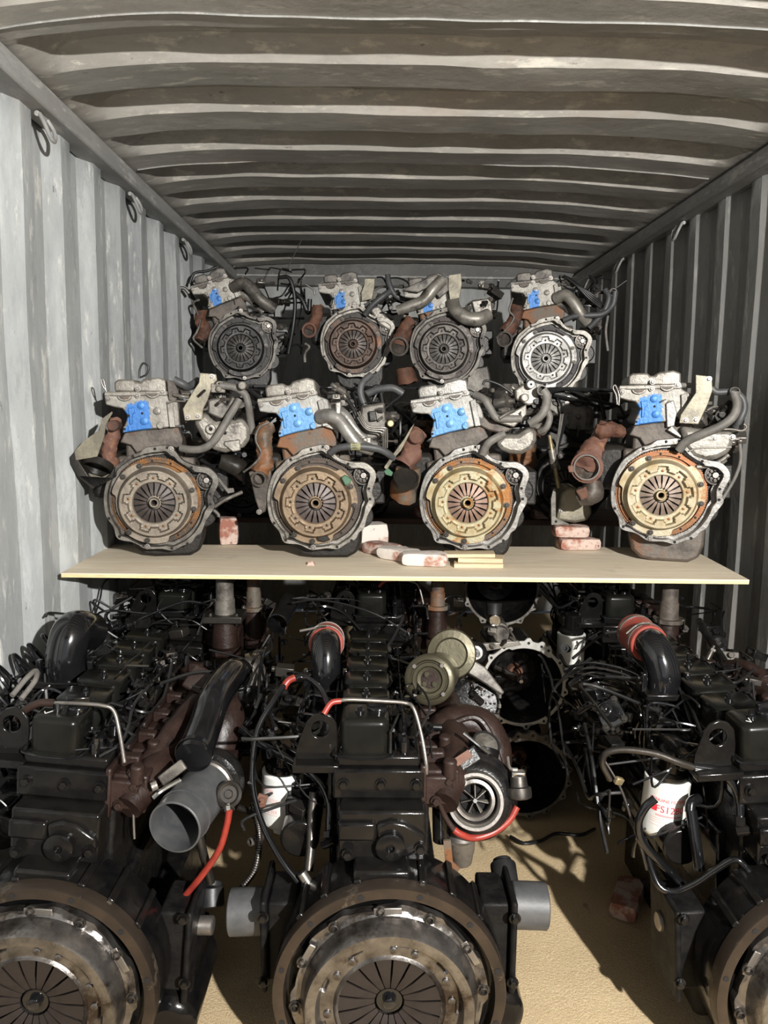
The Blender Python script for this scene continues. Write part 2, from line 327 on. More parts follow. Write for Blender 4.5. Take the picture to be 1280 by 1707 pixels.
m_head = wall_mat('dark_header', (.12, .12, .112), (.08, .08, .075), (.16, .155, .145), (.10, .06, .04), (1, .25, 1), rlo=.70)  # header beam: darker grey than the rails
def corrugation(t, P, segs):   # segs: list of (fraction, depth)
    t = (t % P)/P
    for (a, da), (b, db) in zip(segs, segs[1:]):
        if a <= t <= b: return da+(db-da)*(t-a)/(b-a)
    return segs[-1][1]
WP = .278; WS = [(0, 0), (.26, 0), (.50, .036), (.76, .036), (1, 0)]
def side_wall(name, x, sgn, phase, m, z0=0.0, z1=2.33):
    b = MB(); ys = []
    k = math.floor((YF-phase)/WP)
    while True:
        for fr, d in WS[:-1]:
            yy = phase+(k+fr)*WP
            if YF <= yy <= YB: ys.append((yy, d))
        k += 1
        if phase+k*WP > YB: break
    zs = [z0+(z1-z0)*i/14 for i in range(15)]
    for yy, d in ys:
        for z in zs:
            dent = .008*noise.noise(Vector((x*3, yy*1.3, z*1.5)))
            b.v.append((x+sgn*(d-.0)+dent, yy+.006*noise.noise(Vector((5, yy*2, z*2))), z))
    n = len(zs)
    for i in range(len(ys)-1):
        for j in range(n-1):
            q = (i*n+j, (i+1)*n+j, (i+1)*n+j+1, i*n+j+1)
            b.f.append(q if sgn < 0 else q[::-1])
    o = b.obj(name, m, ang=20); s = o.modifiers.new('sheet', 'SOLIDIFY'); s.thickness = .002
    return struct(o)
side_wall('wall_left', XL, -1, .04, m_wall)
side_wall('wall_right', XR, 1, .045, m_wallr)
# back wall: same sheet, ribs upright
b = MB(); xs = []
k = 0; x = XL
while x < XR+.05:
    for fr, d in WS[:-1]: xs.append((x+fr*.26, d))
    x += .26
for xx, d in xs:
    for z in (0, 1.2, 2.33): b.v.append((min(xx, XR+.04), YB+d, z))
for i in range(len(xs)-1):
    for j in range(2): b.f.append((i*3+j, (i+1)*3+j, (i+1)*3+j+1, i*3+j+1)[::-1])
o = b.obj('wall_back', wall_mat('pale_back_wall', (.62, .63, .62), (.50, .51, .50), (.68, .68, .65), (.30, .22, .13), (1, 1, .25), rlo=.68), ang=20); s = o.modifiers.new('sheet', 'SOLIDIFY'); s.thickness = .002; struct(o)
# ceiling: pressed steel roof, ribs run across and die out at the sides
CP = .3545; C0 = 2.235
def roof_h(x, y):
    t = ((y-C0) % CP)/CP                     # 0: foot of the slope that faces the doors
    D = .054
    if t < .16: h = D*(1-t/.16)              # slope, coming down
    elif t < .58: h = 0                      # low flat
    elif t < .68: h = D*(t-.58)/.10          # slope up again
    else: h = D
    e = min((x-XL-.03)/.16, (XR-.03-x)/.16, 1); e = max(0, e); e = e*e*(3-2*e)
    q = max(0, min((x-XL)/.55, (XR-x)/.9, 1)); bow = .050*q*(2-q)-.018
    dent = .012*noise.noise(Vector((x*1.5, y*1.2, 3)))+.005*noise.noise(Vector((x*5, y*4, 7)))
    return ZC-.015+bow+h*e+dent*min(1, e+.2)
b = MB(); xs = [XL-.02+.02*i for i in range(10)]+[XL+.18+(XR-XL-.36)*i/34 for i in range(1, 34)]+[XR+.02-.02*i for i in range(9, -1, -1)]
ys = []; y = C0-9*CP
while y < YB+.02:
    for fr in (0, .08, .16, .17, .30, .45, .575, .58, .68, .69, .84): ys.append(y+fr*CP)
    y += CP
ys = [q for q in ys if YF < q < YB+.03]
for y in ys:
    for x in xs: b.v.append((x, y, roof_h(x, y)))
n = len(xs)
for i in range(len(ys)-1):
    for j in range(n-1): b.f.append((i*n+j, i*n+j+1, (i+1)*n+j+1, (i+1)*n+j)[::-1])
o = b.obj('ceiling', m_ceil, ang=24); s = o.modifiers.new('sheet', 'SOLIDIFY'); s.thickness = .003; s.offset = -1; struct(o)
# weld seams between roof sheets
for k, (yy, ph) in enumerate(((2.03, .3), (3.15, 1.7))):
    pts = [(x, yy+.010*math.sin(x*3+ph), roof_h(x, yy+.010*math.sin(x*3+ph))-.002) for x in [XL+.06+(XR-XL-.12)*i/40 for i in range(41)]]
    struct(MB().tube(pts, .0028, 5, 1).obj('roof_seam', m_rail))
# top side rails, header, corner posts
struct(MB().box(XL-.03, XL+.055, YF, YB, 2.272, 2.335).obj('trim_1', m_rail, bevel=.006))
struct(MB().box(XR-.055, XR+.03, YF, YB, 2.262, 2.325).obj('trim_2', m_rail, bevel=.006))
struct(MB().box(XL, XR, YB-.06, YB+.06, 2.245, 2.43).obj('trim_3', m_head, bevel=.006))
struct(MB().box(XL-.03, XR+.03, YB-.075, YB-.06, 2.30, 2.315).obj('trim_4', m_rail, bevel=.003))
# rails' lower lip following the wall
# floor: plywood deck under trodden sand
m_sand, nt, bs = nodes_of('sandy_dirt')
tc = N(nt, 'ShaderNodeTexCoord'); vec = tc.outputs['Object']
f1, _ = noise_mask(nt, vec, 3, .35, .65, detail=8); col = mixc(nt, f1, (.52, .38, .21), (.40, .28, .15))
f2, _ = noise_mask(nt, vec, 420, .4, .7, detail=3); col = mixc(nt, f2, col, (.72, .59, .38))
f3, _ = noise_mask(nt, vec, 9, .66, .74, detail=8); col = mixc(nt, f3, col, (.17, .11, .06))
nt.links.new(col, bs.inputs['Base Color']); bs.inputs['Roughness'].default_value = .95
_, nf = noise_mask(nt, vec, 160, 0, 1, detail=6)
bp = N(nt, 'ShaderNodeBump'); bp.inputs['Strength'].default_value = .8; bp.inputs['Distance'].default_value = .004
nt.links.new(nf, bp.inputs['Height']); nt.links.new(bp.outputs[0], bs.inputs['Normal'])
b = MB(); nx, ny = 60, 130
for j in range(ny+1):
    for i in range(nx+1):
        x = XL-.03+(XR-XL+.06)*i/nx; y = YF+(YB-YF)*j/ny
        z = .006*noise.noise(Vector((x*4, y*4, 0)))+.003*noise.noise(Vector((x*15, y*15, 4)))-.008
        b.v.append((x, y, z))
for j in range(ny):
    for i in range(nx): b.f.append((j*(nx+1)+i, j*(nx+1)+i+1, (j+1)*(nx+1)+i+1, (j+1)*(nx+1)+i))
struct(b.obj('floor', m_sand))
# yard outside the doors
struct(MB().box(-8, 8, -9, YF, -.12, -.06).obj('trim_5', mat('yard_concrete', (.24, .23, .21), (.18, .17, .16), 3, rough=.9), bevel=.01))
# lashing rings under the rails
def ring_at(x, y, z, sgn, label):
    t = thing('lashing_ring', label, 'lashing ring', (x, y, z), group='lashing rings under the rails')
    MB().cyl((0, -.03, 0), (0, .03, 0), .008, n=10).obj('hinge_pin', m_rail, t)
    pts = [(sgn*.006, -.026, 0), (sgn*.022, -.032, -.03), (sgn*.03, -.012, -.062), (sgn*.03, .014, -.062), (sgn*.022, .032, -.03), (sgn*.006, .026, 0)]
    MB().tube(pts, .006, 8, 5).obj('loop', m_rail, t)
for q, yy in enumerate((2.36, 3.19, 4.02, 4.85)):
    ring_at(XL+.022, yy, 2.262, 1, ('steel lashing ring under the left roof rail, nearest the doors', 'steel lashing ring under the left roof rail, second from the doors', 'small lashing ring under the left roof rail above the far ribs', 'lashing ring under the left roof rail near the back corner')[q])
for q, yy in enumerate((3.50, 4.33, 5.0)):
    ring_at(XR-.022, yy, 2.252, -1, ('dark lashing ring under the right roof rail, nearest the doors', 'dark lashing ring under the right roof rail, midway along', 'dark lashing ring under the right rail by the back corner')[q])

# ------------------------------------------------------------------ polar clutch pieces
def polar_cover(R, h, nth, y0):
    """R: radii list, h(r,theta)->(height towards -y, radial factor)"""
    b = MB()
    for r in R:
        for k in range(nth):
            a = 2*PI*k/nth; hh, rr = h(r, a)
            b.v.append((rr*math.cos(a), y0-hh, rr*math.sin(a)))
    for i in range(len(R)-1):
        for k in range(nth):
            j = (k+1) % nth
            b.f.append((i*nth+k, (i+1)*nth+k, (i+1)*nth+j, i*nth+j)[::-1])
    return b
def sstep(a, b, x):
    t = max(0, min(1, (x-a)/(b-a))); return t*t*(3-2*t)
def small_h(r, a):
    sq = sstep(-.35, .35, math.sin(9*a))
    Rb = .082+.017*sq
    pl = .032
    hh = pl+(.020)*sstep(Rb-.0015, Rb+.003, r)
    hh = hh+(.0-hh+.014)*sstep(.112, .121, r) if r > .108 else hh
    rr = r
    if r < .0715: hh = .026+.006*sstep(.068, .0715, r)
    if r > .122:
        lobe = sstep(-.15, .15, math.sin(3*a+.6)); rr = .122+(r-.122)*(.12+.50*lobe)
    return hh, rr
SC_ME = {}
def small_cover_mesh(m):
    R = [.068, .0695, .0715, .078, .081, .083, .085, .087, .090, .093, .0955, .098, .1, .102, .105, .110, .116, .119, .122, .125, .128, .134, .139, .148, .155, .1555]
    b = polar_cover(R, lambda r, a: small_h(r, a) if r < .1553 else (small_h(.155, a)[0]-.008, small_h(.155, a)[1]), 144, 0)
    return b.mesh('clutch_cover', m, 30)
def finger_mesh(n, r0, r1, gap, m, y_in, y_out, slot_r):
    b = MB(); half = PI/n; th = .003; rs = [r0, r0+(r1-r0)*.15, r0+(r1-r0)*.5, r1*.97, r1+.004]
    for r in rs:
        t = (r-r0)/(r1-r0); y = y_in+(y_out-y_in)*t-.003*math.sin(PI*min(t, 1)); g = (gap if r > slot_r else gap*.45)/2/r
        for dy in (0, th):
            for sg in (-1, 1):
                a = sg*(half-g); b.v.append((r*math.cos(a), y+dy, r*math.sin(a)))
    for i in range(len(rs)-1):
        o = i*4; q = o+4
        b.f += [(o, q, q+1, o+1), (o+2, o+3, q+3, q+2), (o, o+2, q+2, q), (o+1, q+1, q+3, o+3)]
    b.f += [(0, 1, 3, 2), (len(rs)*4-4, len(rs)*4-2, len(rs)*4-1, len(rs)*4-3)]
    return b.mesh('spring_finger', m, 25)

# ------------------------------------------------------------------ small four-cylinder engines
K5 = .00205/4.267
def u5(pts): return [((x-560)*K5, (1003-y)*K5) for x, y in pts]
FLANGE = u5([(570, 612), (650, 605), (705, 650), (745, 705), (800, 735), (865, 755), (930, 765), (985, 815), (998, 870), (975, 925), (955, 985), (968, 1040), (925, 1110), (900, 1150), (868, 1230), (830, 1255), (800, 1300), (730, 1325), (665, 1355), (590, 1340), (480, 1338), (400, 1290), (295, 1262), (270, 1180), (225, 1105), (212, 1020), (215, 940), (240, 850), (285, 765), (345, 715), (400, 672), (460, 655), (505, 622)])
def resample_polar(poly, n=132):
    out = []
    P = [Vector((x, 0, z)) for x, z in poly]
    sm = catmull(P, 5, True)
    for k in range(n):
        a = 2*PI*k/n; d = (math.cos(a), math.sin(a)); best = 0
        for i in range(len(sm)):
            p, q = sm[i], sm[(i+1) % len(sm)]
            ex, ez = q.x-p.x, q.z-p.z; den = d[0]*ez-d[1]*ex
            if abs(den) < 1e-9: continue
            t = (p.x*ez-p.z*ex)/den; s = (p.x*d[1]-p.z*d[0])/den
            if t > 0 and -1e-6 <= s <= 1+1e-6: best = max(best, t)
        out.append(best)
    return out
FR = resample_polar(FLANGE)
NF = len(FR)
def fpt(r, k): a = 2*PI*k/NF; return (r*math.cos(a), r*math.sin(a))
F_OUT = [fpt(FR[k], k) for k in range(NF)]
def inner_r(k):
    lo = min(FR[(k+j) % NF] for j in (-1, 0, 1))
    return max(.158, lo-.019) if lo > .185 else max(.155, min(.165, lo-.011))
F_IN = [fpt(inner_r(k), k) for k in range(NF)]
HOLE_ANG = [(650, 622), (565, 630), (415, 682), (810, 760), (935, 950), (935, 1025), (770, 1305), (662, 1338), (308, 1245), (243, 1115), (470, 1312)]
HEAD = u5([(232, 262), (240, 240), (640, 238), (660, 265), (725, 300), (735, 470), (650, 482), (585, 490), (480, 500), (360, 520), (348, 490), (372, 440), (382, 400), (350, 352), (300, 345), (240, 328)])
COVER = u5([(292, 240), (290, 172), (318, 152), (425, 150), (440, 172), (478, 168), (490, 146), (600, 132), (652, 150), (656, 240)])
NECK = u5([(355, 520), (480, 500), (720, 480), (750, 560), (745, 640), (650, 615), (560, 620), (430, 665), (395, 610), (320, 590)])
PAN = u5([(330, 1240), (860, 1130), (925, 1160), (935, 1260), (880, 1350), (800, 1388), (620, 1392), (500, 1375), (400, 1330)])
ME = {}
def shared(key, fn):
    if key not in ME: ME[key] = fn()
    return ME[key]
def small_engine(cx, cy, cz, roll, pal, label, px, mpx, head='alu_head', rim='alu', neck='iron', pan='iron_dark', covm='alu', depth=.5, bottom=None, group=None, yaw=0, drop=0):
    t = thing('four_cylinder_engine', label, 'engine', (cx, cy, cz), (0, 0, yaw), group)
    ry = -math.radians(roll)              # turn of the whole casting about the crank axis
    R = (0, ry, 0)
    cov, fing, fly = PAL[pal]
    def P(key, name, mk, m, bevel=0, ang=38, parent=t, loc=None, rot=R):
        return put(name, shared((key, m.name), lambda: mk().mesh(name, m, ang)), parent, bevel, None, loc, rot)
    # crankcase, hidden mostly by the flange
    P('case', 'crankcase', lambda: MB().box(-.13, .13, .035, depth, -.13, .15).box(-.10, .09, .035, depth, .1, .215), M[neck], .01)
    P('neck', 'block_neck', lambda: MB().prism(NECK, .012, .10), M[neck], .004)
    # oil pan: rests on what carries the engine
    dz = 0
    P('pan'+str(round(cz, 3)), 'oil_pan', lambda: pan_mb(cz, bottom), M[pan], .012, rot=(0, 0, 0))
    fl = P('rim', 'bell_flange', lambda: MB().ring(F_OUT, F_IN, -.030, .012).ring([(x*.985, z*.985) for x, z in F_OUT], [(x*.93, z*.93) for x, z in F_IN], .012, .05), M[rim], .0025)
    for hx, hy in HOLE_ANG:
        x, z = (hx-560)*K5, (1003-hy)*K5
        put('bolt_hole', HOLE[5], fl, loc=(x, -.030, z))
        if (hx+hy) % 3 == 0: put('bolt', BOLT['s'], fl, loc=(x+.012, -.030, z-.004))
    P('back', 'back_plate', lambda: MB().prism([(x*.97, z*.97) for x, z in F_OUT], .030, .036), M['iron_dark'], 0)
    # starter nose in its lobe
    st = P('starter', 'starter_nose', lambda: starter_mb(), M['steel_dark'], 0)
    P('starter_hub', 'drive_gear', lambda: MB().lathe([(.004, .010), (.0095, .010), (.0095, 0)], (.168, .0, .070), (0, -1, 0), 10), M['steel'], 0, parent=st, rot=None)
    # flywheel with ring gear
    def fly_mb():
        n = 220; o = [((.151 if k % 2 else .147)*math.cos(2*PI*k/n), (.151 if k % 2 else .147)*math.sin(2*PI*k/n)) for k in range(n)]
        i = [(.142*math.cos(2*PI*k/n), .142*math.sin(2*PI*k/n)) for k in range(n)]
        return MB().ring(o, i, .006, .018).lathe([(.142, 0), (.142, .016), (.132, .016), (.130, .004), (.03, .004)], (0, .012, 0), (0, -1, 0), 64)
    fw_ = P('fly', 'flywheel', fly_mb, fly, 0, 30)
    for k in range(14):
        a = k*2*PI/14+.3
        put('balance_hole', HOLE[4], fw_, loc=(.137*math.cos(a), -.0045, .137*math.sin(a)))
    cc = put('clutch_cover', shared(('cc', pal), lambda: small_cover_mesh(cov)), t, loc=(-.004, -.008, -.002), rot=R)
    fm = shared(('fing', pal), lambda: finger_mesh(18, .026, .069, .0058, fing, -.030, -.020, .034))
    for k in range(18):
        put('spring_finger', fm, cc, rot=(0, k*2*PI/18, 0))
    rv = shared(('rv', pal), lambda: MB().lathe([(.0045, 0), (.0045, .002), (.002, .003), (0, .003)], (0, 0, 0), (0, -1, 0), 10).mesh('rivet', fly))
    for k in range(9):
        a = (2*PI*k+PI/2)/9
        put('rivet', rv, cc, loc=(.084*math.cos(a), -.0325, .084*math.sin(a)))
    for k in range(6):
        a = 2*PI*(k//2)/3+(-.18 if k % 2 else .32)
        put('bolt', BOLT['d'], cc, loc=(.132*math.cos(a), -.022, .132*math.sin(a)))
    put('clutch_hub', shared(('hub', pal), lambda: MB().lathe([(.0095, -.02), (.0095, .012), (.011, .014), (.0155, .014), (.017, .010), (.017, -.01), (.024, -.012), (.024, -.02)], (0, -.022, 0), (0, -1, 0), 28).mesh('clutch_hub', cov)), cc)
    put('shade_backing_disc', shared('cdisc', lambda: MB().lathe([(.0095, 0), (.0095, .004), (.085, .004), (.085, 0)], (0, -.006, 0), (0, -1, 0), 40).mesh('shade_backing_disc', M['hole'])), cc)  # black disc behind the spring fingers, slot shade put into its colour
    # head with bosses, half-moon saddles, ribs
    hd = P('head'+head, 'cylinder_head', lambda: MB().prism(HEAD, .0, depth-.02), M[head], .004, loc=(0, 0, -drop))
    def boss(x, y, r, h=.006): return MB().lathe([(r, 0), (r, h), (r*.82, h*1.2), (0, h*1.2)], ((x-560)*K5, .001, (1003-y)*K5), (0, -1, 0), 18)
    for i, (x, y, r) in enumerate(((473, 332, 25), (583, 368, 26), (492, 440, 27), (600, 468, 24))):
        P('boss%d' % i+head, 'core_plug', lambda: boss(x, y, r*K5, .005+.003*(i % 2)), M[head], 0, parent=hd, rot=None)
    for i, (pp, d_) in enumerate((([(650, 300), (690, 290), (705, 480), (665, 482)], -.012), ([(385, 350), (430, 345), (430, 380), (415, 395), (415, 460), (395, 465), (395, 400)], -.006), ([(355, 475), (385, 470), (385, 515), (350, 520)], -.012))):
        P('hrib%d' % i+head, 'head_rib', lambda: MB().prism(u5(pp), d_, .01), M[head], .002, parent=hd, rot=None)
    for x, y in ((480, 385), (362, 495), (390, 402)): put('bolt_hole', HOLE[4], hd, loc=((x-560)*K5, -.001 if x > 400 else -.0125, (1003-y)*K5))
    vc = P('cover', 'valve_cover', lambda: MB().prism(COVER, .012, depth-.03, .97), M[covm], .006, loc=(0, 0, -drop))
    P('lip', 'cover_rail', lambda: MB().prism(u5([(232, 268), (236, 240), (655, 226), (662, 252), (640, 262), (610, 262), (590, 262), (320, 268)]), -.006, depth-.02), M[covm], .003, parent=vc, rot=None)
    def moon(x, y):
        m_ = MB(); a = [(((x+48*math.cos(q*PI/10))-560)*K5, (1003-(y+34*math.sin(q*PI/10)))*K5) for q in range(11)]
        i_ = [(((x+36*math.cos(q*PI/10))-560)*K5, (1003-(y+24*math.sin(q*PI/10)))*K5) for q in range(11)]
        m_.prism(a, -.010, .01); return m_
    for i, (x, y) in enumerate(((368, 268), (556, 246))):
        P('moon%d' % i, 'half_moon_plug', lambda: moon(x, y), M[covm], .002, parent=vc, rot=None)
        P('moonc%d' % i, 'plug_seal', lambda: MB().prism([(((x+35*math.cos(q*PI/10))-560)*K5, (1003-(y+22*math.sin(q*PI/10)))*K5) for q in range(11)], -.0125, -.009), M['iron'], 0, parent=vc, rot=None)
    for x, y in ((262, 285), (458, 215), (625, 235), (455, 262)): put('bolt', BOLT['s'], vc, loc=((x-560)*K5, -.008, (1003-y)*K5))
    # drawing helper for this engine's add-ons: photo tracing units -> local metres, undoing nothing (parts hang unrolled)
    return t
def pan_mb(cz, bottom):
    zb = -(cz-bottom) if bottom else -.205
    b = MB(); s = 1
    x0, x1 = -.085, .155
    prof = [(x0-.02, -.10), (x0, zb+.035), (x0+.03, zb+.008), (x0+.07, zb), (x1-.05, zb), (x1-.015, zb+.018), (x1, zb+.06), (x1, -.09)]
    b.prism(prof, .04, .46); return b
def starter_mb():
    c = (.168, .012, .070)
    b = MB(); b.lathe([(.0, .004), (.026, .004), (.029, .014), (.034, .014), (.034, 0)], c, (0, -1, 0), 24)
    for k in range(8):
        a = 2*PI*k/8; b.cyl((c[0]+.017*math.cos(a), .008, c[2]+.017*math.sin(a)), (c[0]+.017*math.cos(a), -.003, c[2]+.017*math.sin(a)), .0048, n=8)
    b.lathe([(.012, 0), (.012, .006), (.007, .012)], (c[0], .006, c[2]), (0, -1, 0), 12)
    return b

class Trace:
    """draws add-ons in the flat drawing units of one engine: (x, y) units, origin at the crank centre, depth in metres"""
    def __init__(s, t, ox, oy, k): s.t, s.ox, s.oy, s.k = t, ox, oy, k
    def p(s, x, y, d=0.): return ((x-s.ox)*s.k, d, (s.oy-y)*s.k)
    def tb(s, name, pts, r, m, d=0., n=10, parent=None, label=None):
        P = [s.p(q[0], q[1], q[2] if len(q) > 2 else d) for q in pts]
        rr = [v*s.k for v in r] if isinstance(r, (list, tuple)) else r*s.k
        return MB().tube(P, rr, n).obj(name, M[m], parent or s.t, label=label)
    def pl(s, name, poly, d0, d1, m, bevel=.003, parent=None, label=None, taper=1.):
        return MB().prism([((x-s.ox)*s.k, (s.oy-y)*s.k) for x, y in poly], d0, d1, taper).obj(name, M[m], parent or s.t, bevel, label=label)
    def open(s, name, x, y, r, m, d=0., L=.05, dirv=(0, -1, 0), flare=1.18, parent=None, wall=.12, label=None):
        """open round outlet with flange, looking along dirv"""
        c = Vector(s.p(x, y, d)); dv = Vector(dirv).normalized(); R = r*s.k
        b = MB().pipe(c-dv*L, c, R, R*(1-wall), 28)
        b.lathe([(R*(1-wall), -.008), (R*flare, -.008), (R*flare, 0.0), (R*(1-wall), 0.0)], c-dv*.002, dv, 28)
        o = b.obj(name, M[m], parent or s.t, label=label)
        MB().lathe([(0, 0), (R*(1-wall), 0)], c-dv*min(L*.8, .03), dv, 28).obj('dark_bore', M['iron'], o if parent is None else parent)
        return o
    def cy(s, name, x, y, r, d0, d1, m, parent=None, n=20, r2=None):
        a = s.p(x, y, d1); b_ = s.p(x, y, d0)
        R = r*s.k; L = abs(d1-d0)
        return MB().lathe([(R, 0), (R, L-.003), (R-.003, L), (0, L)], a, (0, -1, 0), n).obj(name, M[m], parent or s.t)
    def lump(s, name, pts, m, seed=1, parent=None, j=.012):
        """irregular cast lump: chain of fat tube sections, roughened"""
        b = MB()
        P = [s.p(q[0], q[1], q[2]) for q in pts]; rr = [q[3]*s.k for q in pts]
        b.tube(P, rr, 18, 10).jitter(j, 24).jitter(j*.45, 70)
        return b.obj(name, M[m], parent or s.t, ang=42)
    def bolts(s, parent, pts, kind='s', d=0.):
        for q in pts: put('bolt', BOLT[kind], parent, loc=s.p(q[0], q[1], q[2] if len(q) > 2 else d))
    def cables(s, x0, x1, y0, y1, d, n, seed, m='wire', r=.0035):
        rnd = random.Random(seed)
        for i in range(n):
            x = rnd.uniform(x0, x1); y = rnd.uniform(y0, y1); P = []
            a = rnd.uniform(0, 6.28); L = (x1-x0+y1-y0)*.16
            for k in range(5):
                P.append(s.p(min(max(x, x0), x1), min(max(y, y0), y1), d+rnd.uniform(-.03, .06)))
                a += rnd.uniform(-.9, .9); x += L*math.cos(a); y += L*math.sin(a)
            MB().tube(P, r*rnd.uniform(.7, 1.6), 6, 5).obj('cable', M[m], s.t)
    def fittings(s, x0, x1, y0, y1, d, n, seed, mats=('alu', 'steel', 'alu_dull', 'iron_dark'), size=.016):
        rnd = random.Random(seed)
        for i in range(n):
            c = Vector(s.p(rnd.uniform(x0, x1), rnd.uniform(y0, y1), d+rnd.uniform(-.02, .05))); m = M[rnd.choice(mats)]
            dv = Vector((rnd.uniform(-1, 1), rnd.uniform(-1.4, -.2), rnd.uniform(-.6, 1))).normalized(); q = rnd.random(); sz = size*rnd.uniform(.6, 1.5)
            b = MB()
            if q < .4:
                b.cyl(c-dv*sz*2, c, sz*.8, n=14).cyl(c, c+dv*sz*.5, sz*1.05, n=6).cyl(c+dv*sz*.5, c+dv*sz*1.3, sz*.5, n=12)
                b.obj('pipe_union', m, s.t)
            elif q < .75:
                u, w, _ = basis(dv); Rm = Matrix((u, w, dv)).transposed()
                b.box(-sz*1.3, sz*1.3, -sz*.8, sz*.8, -sz*1.8, sz*1.2); b.v = [tuple(c+Rm @ Vector(v)) for v in b.v]
                b.cyl(c+dv*sz*1.2, c+dv*sz*1.9, sz*.55, n=10)
                b.obj('valve_block', m, s.t, .003)
            else:
                u, w, _ = basis(dv); p2 = c+u*sz*4
                b.tube([c-u*sz*3, c-u*sz*1.2, c, p2*.5+c*.5, p2+w*sz], sz*.28, 8).cyl(c-u*sz*3.6, c-u*sz*2.6, sz*.5, n=6)
                b.obj('banjo_pipe', m, s.t)

# common things on the right flank and left flank of every small engine
def flanks(t, dull=True):
    MB().box(.13, .24, .10, .36, -.02, .10).cyl((.185, .09, .03), (.185, .36, .03), .045, n=20).obj('injection_pump', M['iron_dark'], t, .006)
    MB().cyl((.155, .06, -.06), (.155, .30, -.06), .042, n=20).cyl((.185, .06, -.01), (.185, .2, -.01), .02, n=14).obj('starter_motor', M['iron_dark'], t, .003)
    MB().box(-.22, -.12, .06, .42, .0, .16).obj('exhaust_side_casting', M['iron_dark'], t, .02)

FRONT = 2.62; BT = .915
# ---- first of the middle row
e1 = small_engine(-.754, 2.62, 1.117, 0, 'tan', 'tan faced engine with solid blue paint, leftmost on the board', 0, 0, rim='alu_dull', pan='iron_dark', bottom=BT, yaw=math.radians(10))
flanks(e1)
T = Trace(e1, 560, 1003, K5)
br = T.pl('steady_bracket', [(885, 102), (995, 110), (1002, 150), (968, 185), (935, 290), (902, 350), (895, 425), (775, 432), (764, 350), (842, 220), (876, 170)], -.050, -.043, 'galv', .002)
T.bolts(br, [(797, 410), (865, 400)], 's', -.050); T.bolts(br, [(965, 128)], 's', -.050)
b = MB().prism([((x-560)*K5, (1003-y)*K5) for x, y in [(815, 430), (905, 360), (960, 430), (1060, 430), (1180, 405), (1235, 470), (1238, 560), (1190, 625), (1050, 668), (960, 645), (880, 560)]], -.035, .13, .93)
im = b.obj('intake_manifold', M['alu'], e1, .014)
T.cy('manifold_port', 950, 490, 36, -.048, .0, 'alu', im); T.cy('port_bore', 950, 490, 19, -.0485, -.0, 'hole', im); T.cy('port_bore', 1047, 517, 15, -.037, 0, 'hole', im)
T.pl('manifold_rib', [(1040, 575), (1150, 560), (1155, 640), (1100, 650), (1035, 600)], -.042, 0, 'alu', .004, parent=im)
T.tb('coolant_hose', [(742, 625, -.03), (800, 632, -.045), (880, 628, -.06), (955, 590, -.065), (1015, 510, -.065), (1080, 400, -.06), (1150, 285, -.04)], 27, 'hose_grey')
T.tb('coolant_hose', [(1015, 190, -.05), (1100, 195, -.05), (1185, 240, -.05), (1212, 320, -.05), (1225, 420, -.03), (1240, 520, -.02)], [26, 25, 27, 26], 'hose_grey')
T.open('hose_end', 1022, 190, 27, 'alu', -.055, .03)
T.tb('breather_hose', [(700, 150, .0), (760, 180, .0), (800, 195, .02), (865, 150, .05)], 30, 'rubber_grey')
T.pl('lifting_bracket', [(655, 150), (700, 160), (735, 230), (715, 300), (665, 290)], -.012, -.004, 'iron', .002)
T.tb('water_pipe', [(700, 255, -.02), (760, 265, -.03), (800, 270, -.02)], 11, 'alu')
T.pl('throttle_body', [(935, 285), (1010, 270), (1060, 330), (1100, 250), (1150, 300), (1120, 400), (1020, 420), (930, 380)], -.02, .09, 'alu_dull', .006)
T.fittings(930, 1230, 190, 420, -.01, 13, 3)
T.fittings(680, 800, 190, 330, .0, 4, 23, size=.010)
T.cables(930, 1250, 180, 520, .0, 5, 4); T.cables(700, 1180, 680, 900, .06, 5, 5, 'rubber', .006)
T.tb('wire_loop', [(455, 140, .05), (460, 80, .05), (485, 35, .05), (520, 60, .05), (505, 110, .05), (462, 135, .05)], 7, 'wire')
T.tb('lifting_eye', [(245, 245, .02), (215, 190, .02), (208, 150, .02), (225, 160, .02), (238, 235, .02)], 5, 'steel')
T.pl('heat_shield', [(45, 645), (110, 570), (212, 500), (228, 425), (298, 372), (302, 385), (256, 460), (242, 545), (192, 680), (52, 705)], -.06, -.054, 'galv', .001)
T.pl('shield_edge', [(10, 685), (45, 645), (75, 720), (170, 885), (268, 800), (300, 750), (290, 830), (150, 905), (60, 815), (14, 730)], -.058, .03, 'iron_dark', .003)
T.pl('shield_lower', [(98, 790), (205, 825), (262, 800), (160, 890), (135, 880)], -.03, -.026, 'galv', .001)
ex = T.lump('exhaust_manifold', [(300, 440, .02, 34), (280, 540, .0, 40), (255, 610, -.01, 52), (250, 690, -.01, 58), (290, 745, .0, 40)], 'rust_pink')
T.cy('port_stub', 295, 470, 38, -.05, .04, 'rust', ex)
MB().lathe([(.048, -.012), (.052, -.012), (.052, .012), (.044, .012), (.040, -.008), (0, -.008)], T.p(178, 752, -.02), (-.25, -.5, -.85), 28).obj('turbine_outlet', M['iron_dark'], e1)
T.tb('exhaust_bracket', [(960, 1050, .0), (1040, 1000, .0), (1160, 950, .02)], 14, 'alu_dull')
T.pl('support_arm', [(990, 830), (1030, 870), (1060, 915), (1100, 912), (1108, 945), (1060, 955), (1010, 890), (985, 850)], -.01, .0, 'alu_dull', .002)
T.tb('oil_pipe', [(955, 1080, .02), (985, 1110, .02), (990, 1130, .02)], 12, 'hose_grey')
T.lump('alternator', [(1010, 720, .05, 60), (1130, 770, .05, 75), (1180, 850, .1, 50)], 'iron_dark', j=.006)

